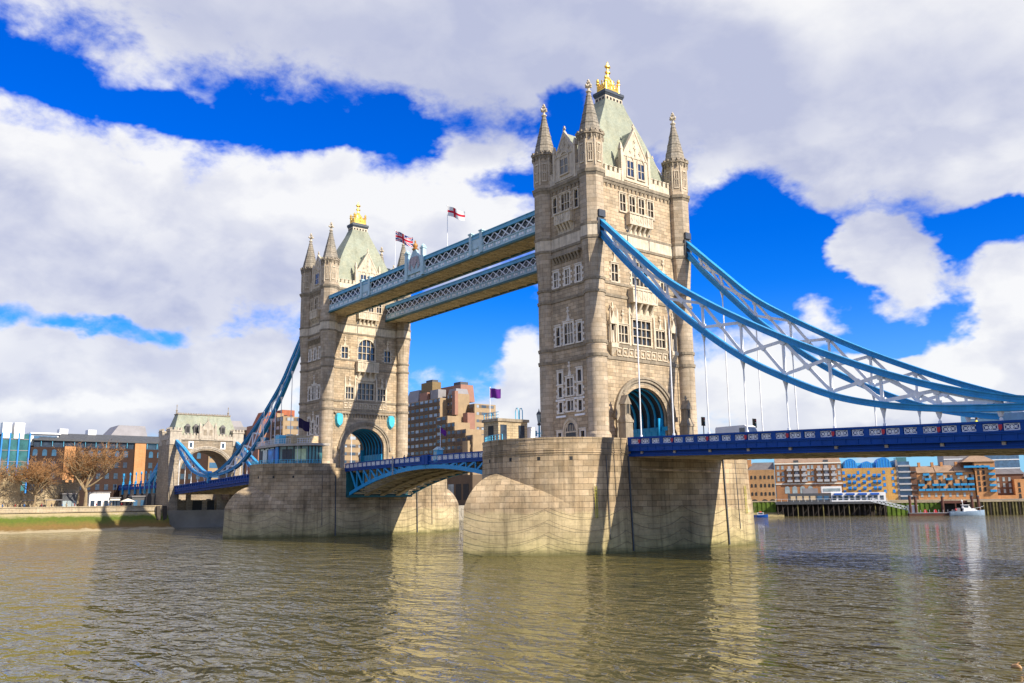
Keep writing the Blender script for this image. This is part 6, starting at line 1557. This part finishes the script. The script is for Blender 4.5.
def lamp():
    r = thing('street_lamp', 'black lantern on a sky blue post beside the nearer tower', 'street lamp', (-6.1, -10.5, 14.0))
    mb = MB(); mb.lathe([(.3, 0), (.3, .8), (.16, 1.0), (.11, 3.6)], (0, 0), 8); mb.bar((-.9, 0, 2.5), (.9, 0, 2.5), .12); mb.bar((-.8, 0, 2.1), (-.8, 0, 2.9), .25); mb.bar((.8, 0, 2.2), (.8, 0, 2.9), .25); mb.build('post', M['skyblue'], r)
    mb = MB(); mb.lathe([(.16, 3.6), (.3, 3.8), (.16, 4.0)], (0, 0), 8); mb.lathe([(.42, 5.2), (.3, 5.5), (.1, 5.7), (.02, 6.1)], (0, 0), 6); mb.build('lantern_cap', M['darkgrey'], r)
    mb = MB(); mb.lathe([(.2, 4.0), (.38, 5.2)], (0, 0), 6); mb.build('lantern_glass', M['winpale'], r)
lamp()
def pavilion():
    r = thing('glass_pavilion', 'glass visitor pavilion with wide flat roof on the farther pier', 'pavilion', (-82.3, -15.6, 14.0))
    mb = MB(); pts = [(-10.2, -.2), (-6.2, -4.4), (5.6, -4.4), (11.6, .2), (11.6, 4), (-10.2, 4)]; mb.prism([(x, y) for x, y in pts], 4.3, 4.75); mb.build('roof_slab', plain('canopy_concrete', (.42, .38, .33), .8), r)
    mb = MB(); mb.box(-2.5, 8.5, -2.5, 3, 4.75, 6.4); mb.build('upper_wall', M['oldwall'], r)
    gp = [(-9.6, 3.4), (-9.6, .4), (-5.6, -3.6), (4.6, -3.6), (9.6, .4), (9.6, 3.4)]
    mb = MB(); mb.prism(gp, 0, 4.3); mb.build('glazing', M['tealglass'], r)
    for (x0, y0), (x1, y1) in zip(gp, gp[1:]):
        for i in range(4): mb = MB(); x = x0+(x1-x0)*i/4; y = y0+(y1-y0)*i/4; mb.bar((x, y-.02, 0), (x, y-.02, 4.3), .2); mb.build('mullion', M['darkgrey'], r)
    for x0, x1, z0, z1, m_ in ((-.9, 2.0, 1.2, 4.0, 'poster'), (2.1, 3.2, 1.6, 3.9, 'deckblue'), (-5.4, -4.0, 1.3, 3.8, 'darkgrey'), (-3.6, -1.4, 1.2, 3.9, 'winpale')):
        mb = MB(); mb.box(x0, x1, -3.75, -3.62, z0, z1); mb.build('wall_panel', M[m_], r)
    mb = MB(); mb.box(3.3, 4.6, -3.95, -3.2, 0, 5.2); mb.build('blue_booth', M['brightblue'], r)
    for t0, t1, m_ in ((.1, .45, 'darkgrey'), (.55, .92, 'limegreen')):
        mb = MB(); a = Vector((4.6, -3.6, 0)); b = Vector((9.6, .4, 0)); nn = Vector((4, -5, 0)).normalized()*.09; p = a.lerp(b, t0)+nn; q = a.lerp(b, t1)+nn; mb.hexa([p+Vector((0, 0, 1.4)), q+Vector((0, 0, 1.4)), q-nn*.9+Vector((0, 0, 1.4)), p-nn*.9+Vector((0, 0, 1.4))], [p+Vector((0, 0, 3.7)), q+Vector((0, 0, 3.7)), q-nn*.9+Vector((0, 0, 3.7)), p-nn*.9+Vector((0, 0, 3.7))]); mb.build('wall_panel', M[m_], r)
    mb = MB(); mb.box(3.2, 5.0, -4.0, -2.4, 4.75, 6.6); mb.build('roof_cabin', M['skyblue'], r); rail(r, [(-9.6, -.3), (-6, -4.1), (5.2, -4.1), (11.2, .3)], 4.75, 1.0, M['offwhite'], 'roof_railing')
    for x in (-6, 0): mb = MB(); mb.lathe([(.1, 4.7), (.07, 12.5)], (x, -2.8), 6); mb.build('roof_mast', M['offwhite'], r)
pavilion()
r = thing('lamp_box', 'pale blue capped lamp box at the foot of the small purple flag', 'lamp box', (-37.9, -7.0, 13.7)); mb = MB(); mb.box(-.6, .6, -.6, .6, 0, 2.1); mb.build('case', M['skyblue'], r); mb = MB(); mb.hexa([(-.75, -.75, 2.1), (.75, -.75, 2.1), (.75, .75, 2.1), (-.75, .75, 2.1)], [(-.2, -.2, 2.7), (.2, -.2, 2.7), (.2, .2, 2.7), (-.2, .2, 2.7)]); mb.build('cap', M['paleblue'], r)
mb = MB(); mb.box(-.4, .4, -.63, -.605, .5, 1.8); mb.build('glass_panel', M['winpale'], r)
# vehicles
def vehicle(name, label, cat, x, y, rz, L, W, H, body, nose, van=True):
    z = par(x)-1.2+.004; r = thing(name, label, cat, (x, y, z), rz); h0 = .35
    mb = MB(); 
    if van: prof = [(-L/2, h0), (L/2, h0), (L/2, 1.0), (L/2-.25, 1.25), (L/2-.9, H-.15), (L/2-1.2, H), (-L/2+.15, H), (-L/2, H-.2)]
    else: prof = [(-L/2, h0), (L/2, h0), (L/2, .75), (L/2-1.1, .95), (L/2-1.9, H-.05), (L/2-2.2, H), (-L/2+.7, H), (-L/2+.1, .95)]
    mb.prism_y(prof, -W/2, W/2); mb.build('body', body, r)
    mb = MB()
    if van: mb.hexa([(L/2-.87, -W/2+.1, H-.25), (L/2-.27, -W/2+.1, 1.3), (L/2-.27, W/2-.1, 1.3), (L/2-.87, W/2-.1, H-.25)], [(L/2-.83, -W/2+.1, H-.24), (L/2-.22, -W/2+.1, 1.3), (L/2-.22, W/2-.1, 1.3), (L/2-.83, W/2-.1, H-.24)])
    else: mb.hexa([(L/2-1.87, -W/2+.1, H-.1), (L/2-1.15, -W/2+.1, .98), (L/2-1.15, W/2-.1, .98), (L/2-1.87, W/2-.1, H-.1)], [(L/2-1.82, -W/2+.1, H-.1), (L/2-1.1, -W/2+.1, .98), (L/2-1.1, W/2-.1, .98), (L/2-1.82, W/2-.1, H-.1)])
    mb.build('windscreen', M['glass'], r)
    for s_ in (-1, 1):
        mb = MB(); y0, y1 = sorted((s_*(W/2), s_*(W/2+.015)))
        mb.box(*( (L/2-2.0, L/2-1.1) if van else (-L/2+.9, L/2-2.0)), y0, y1, (1.3 if van else .98), H-.35 if van else H-.12); mb.build('side_window', M['glass'], r)
        for xx in (-L/2+.9, L/2-.95):
            mb = MB(); pts = [(xx+.34*math.cos(t*PI/8), .34+.34*math.sin(t*PI/8)) for t in range(16)]; y0, y1 = sorted((s_*(W/2-.2), s_*(W/2+.03))); mb.prism_y(pts, y0, y1); w = mb.build('wheel', M['tyre'], r)
            mb = MB(); pts = [(xx+.2*math.cos(t*PI/6), .34+.2*math.sin(t*PI/6)) for t in range(12)]; y0, y1 = sorted((s_*(W/2+.02), s_*(W/2+.045))); mb.prism_y(pts, y0, y1); mb.build('rim', M['offwhite'], w)
        mb = MB(); mb.box(L/2-.05, L/2+.03, *sorted((s_*(W/2-.35), s_*(W/2-.08))), .7, .95); mb.build('headlight', M['winpale'], r); mb = MB(); mb.box(-L/2-.03, -L/2+.05, *sorted((s_*(W/2-.3), s_*(W/2-.08))), .8, 1.1); mb.build('tail_light', M['red'], r)
    return r
vehicle('white_van', 'long white van on the road deck, only its roof above the blue parapet', 'van', 17.6, 4.6, 0, 6.0, 2.05, 2.95, M['whitewall'], 0)
vehicle('pale_blue_car', 'pale blue van roof showing over the parapet past the yellow jacket', 'van', 57.6, -4.2, 0, 5.2, 1.95, 2.2, plain('pale_blue_car_paint', (.35, .55, .68), .3), 0)
def signal(label, x, y, H):
    r = thing('traffic_light', label, 'traffic light', (x, y, par(x)-1.2), 0, 'traffic lights on the bridge'); mb = MB(); mb.lathe([(.07, 0), (.07, H)], (0, 0), 8); mb.build('post', M['darkgrey'], r)
    mb = MB(); mb.box(-.18, .18, -.2, .2, H-.9, H+.15); mb.box(-.03, .0, -.42, .42, H-1.0, H+.25); hd = mb.build('signal_head', M['tyre'], r)
    for i, c in enumerate(('red', 'tan', 'teal')): mb = MB(); z = H-.02-.3*i; mb.prism_x([(.1*math.cos(t*PI/4), z+.1*math.sin(t*PI/4)) for t in range(8)], .17, .24); mb.build('lens', M[c], hd)
signal('taller traffic light standing against the nearer tower', 11.3, 5.2, 4.3); signal('small traffic light sticking up behind the white van', 19.4, 5.9, 3.7)
# ------------------------------------------------------------------ people
PCOL = [plain('coat_'+n, c, .85, 0, .15, 4, .1) for n, c in (('navy', (.03, .04, .09)), ('black', (.02, .02, .022)), ('red', (.38, .04, .04)), ('grey', (.2, .2, .21)), ('blue', (.05, .15, .36)), ('beige', (.42, .34, .22)))]
SKIN = plain('skin', (.50, .30, .21), .6, 0, .05); HAIR = plain('hair_brown', (.05, .03, .02), .8); TROU = plain('trousers_dark', (.035, .04, .06), .9); SHOE = plain('shoes_dark', (.02, .02, .02), .7)
def person_mesh(stride, arm):
    V = [(0, 0, .92), (0, 0, 1.12), (0, 0, 1.34), (0, 0, 1.47), (.01, 0, 1.53), (.015, 0, 1.64), (.01, 0, 1.74)]
    Rr = [.135, .125, .155, .07, .055, .098, .07]; E = [(i, i+1) for i in range(6)]
    def chain(root, pts):
        k = root
        for p, r in pts: V.append(p); Rr.append(r); E.append((k, len(V)-1)); k = len(V)-1
    for s_ in (-1, 1):
        f = stride*s_
        chain(0, [((0, .1*s_, .86), .1), ((.5*f, .1*s_, .48), .062), ((.85*f, .1*s_, .09), .045), ((.85*f+.15, .11*s_, .04), .04)])
        chain(2, [((0, .2*s_, 1.40), .062), ((-.35*f, .25*s_, 1.13), .048), ((-.35*f+arm, .24*s_, .90), .036), ((-.35*f+arm+.03, .235*s_, .80), .036)])
    me = bpy.data.meshes.new('person_seed'); me.from_pydata(V, E, []); o = bpy.data.objects.new('person_seed', me); col.objects.link(o)
    md = o.modifiers.new('s', 'SKIN'); me.skin_vertices[0].data[0].use_root = True
    for i, r in enumerate(Rr): me.skin_vertices[0].data[i].radius = (r, r*(1.25 if i in (1, 2) else 1))
    sb_ = o.modifiers.new('u', 'SUBSURF'); sb_.levels = 1
    dg = bpy.context.evaluated_depsgraph_get(); ev = o.evaluated_get(dg); out = bpy.data.meshes.new_from_object(ev); bpy.data.objects.remove(o); bpy.data.meshes.remove(me)
    out.name = 'person_body'; out.materials.clear()
    for m_ in (SKIN, PCOL[0], TROU, SHOE): out.materials.append(m_)
    for p in out.polygons:
        c = p.center; p.use_smooth = True
        if c.z > 1.49: p.material_index = 0
        elif c.z > .9 and abs(c.y) < .3 and not (c.z < .86): p.material_index = 1
        elif c.z > .88 or (abs(c.y) > .2 and c.z > .7): p.material_index = 0
        elif c.z > .1: p.material_index = 2
        else: p.material_index = 3
    return out
PM = [person_mesh(.22, .12), person_mesh(.06, .2), person_mesh(.02, .03)]
hb = MB(); hb.lathe([(.02, 1.79), (.085, 1.76), (.115, 1.69), (.108, 1.62)], (-.015, 0), 10); HAIRM = hb.mesh('hair', HAIR, True)
RP = random.Random(5)
def person(label, x, y, z, rz, k, coat, group=None, sc=1.):
    o = bpy.data.objects.new('person', PM[k]); col.objects.link(o); o.location = (x, y, z); o.rotation_euler = (0, 0, rz); o.scale = (sc,)*3
    o.material_slots[1].link = 'OBJECT'; o.material_slots[1].material = coat; tag(o, label, 'person', group)
    inst('hair', HAIRM, o); return o
CN = ['navy', 'black', 'red', 'grey', 'blue', 'beige']
for i, (x, w) in enumerate(((-50.1, 'first'), (-48.9, 'second'), (-47.9, 'third'), (-42.6, 'fourth'), (-41.6, 'fifth'))):
    person('person in dark coat walking on the midstream span, %s counted from the farther tower' % w, x, -6.5, bp(x+41.15)-1.2+.002, RP.choice((0, PI)), i % 2, PCOL[i % 2], 'people walking on the midstream span')
person('person in yellow high visibility jacket on the road deck', 53.6, -6.8, par(53.6)-1.2+.002, PI, 1, M['hivis'])
person('person in dark coat beside the traffic light at the nearer tower', 11.2, 6.8, par(11.2)-1.2+.002, 0, 1, PCOL[1], None, 1.05)
person('person in dark blue coat behind the white van', 13.4, 6.6, par(13.4)-1.2+.002, 0, 0, PCOL[0], None, 1.05)
spots = [(-57.3+.0, 0), (-56.5, 0), (-55.6, 1), (-54.2, 0), (-52.9, 1), (-52.0, 0), (-49.9, 1), (-48.8, 0), (-48.1, 0), (-46.3, 1), (-44.0, 0), (-43.3, 1), (-41.2, 0), (-40.1, 1), (-38.8, 0), (-37.2, 1), (-35.6, 0), (-34.6, 0), (-29.6, 1), (-28.3, 0), (-26.9, 0), (-25.6, 1), (-23.4, 0), (-20.9, 0)]
NUM = 'one two three four five six seven eight nine ten eleven twelve thirteen fourteen fifteen sixteen seventeen eighteen nineteen twenty twenty-one twenty-two twenty-three twenty-four'.split()
for i, (y, b) in enumerate(spots):
    c = (i*5+b*2) % 6
    person('promenade stroller in %s coat, number %s counted from the gatehouse' % (CN[c], NUM[len(spots)-1-i]), -176-b*2.2-RP.random()*2, y, 6.054, RP.choice((PI/2, -PI/2, PI/2+.4)), i % 3, PCOL[c], 'people strolling on the promenade')
# timber dolphins against the gatehouse
for i, (y, lab) in enumerate(((-14.6, 'dark timber fender pile leaning at the end of the quay wall'), (-12.8, 'dark timber fender pile leaning against the gatehouse foot'))):
    r = thing('fender_pile', lab, 'fender pile', (-170.6, y, -1), 0, 'timber fender piles'); mb = MB(); mb.hexa([(-.6, -.55, -2), (.9, -.55, -2), (.9, .55, -2), (-.6, .55, -2)], [(-1.6, -.5, 7.6), (-.7, -.5, 7.6), (-.7, .5, 7.6), (-1.6, .5, 7.6)]); mb.build('pile_shaft', M['timber'], r)
    mb = MB(); mb.hexa([(-1.0, -.62, 3), (-.2, -.62, 3), (-.2, .62, 3), (-1.0, .62, 3)], [(-1.0, -.62, 3.3), (-.2, -.62, 3.3), (-.2, .62, 3.3), (-1., .62, 3.3)]); mb.build('iron_band', M['chainiron'], r)
# floating debris
mb = MB(); mb.tube([(-.32, 0, -.02), (-.2, .0, .08), (0, .02, .12), (.2, 0, .1), (.34, -.02, 0)], [.06, .13, .16, .14, .05], 8); mb.tube([(.05, 0, .2), (.12, .1, .34), (.2, .14, .38)], [.05, .04, .02], 6)
o = mb.build('driftwood', plain('driftwood_tan', (.45, .26, .12), .7, 0, .4, 5), None, True); o.location = (74.58, -54.23, .2); o.scale = (.6, .6, .6); tag(o, 'small tan piece of driftwood floating alone on the open river', 'driftwood')
# ------------------------------------------------------------------ river
def build_water():
    m, nt, p = base_mat('thames_water')
    tc = nt.node('ShaderNodeTexCoord', 'Object')
    r = nt.node('ShaderNodeMapping', 0, {'Vector': tc, 'Rotation': (0, 0, .75), 'Scale': (1, 1.9, 1)})
    a = nt.noise(r, .16, 2, .5, .5)
    b = nt.noise(r, .5, 2, .5, .8)
    c = nt.noise(tc, 1.5, 2, .5, .5)
    h = nt.m('ADD', nt.m('MULTIPLY', a, 1.3), nt.m('ADD', nt.m('MULTIPLY', b, .75), nt.m('MULTIPLY', c, .16)))
    amp = nt.mr(nt.noise(tc, .02, 3, .5), .35, .65, .55, 1.0)
    bu = nt.node('ShaderNodeBump', 0, {'Strength': amp, 'Distance': .9, 'Height': h})
    nt.put(p.inputs['Normal'], bu)
    mud = nt.mix(nt.mr(nt.noise(tc, .03, 4, .6), .35, .65), rgb(.118, .094, .024), rgb(.085, .072, .02))
    nt.put(p.inputs['Base Color'], mud); p.inputs['Roughness'].default_value = .03; p.inputs['IOR'].default_value = 1.45; p.inputs['Specular IOR Level'].default_value = .5
    mb = MB(); S = 4000
    mb.face([(-S, -S, .2), (S, -S, .2), (S, S, .2), (-S, S, .2)])
    kind(mb.build('river', m), 'structure')
build_water()
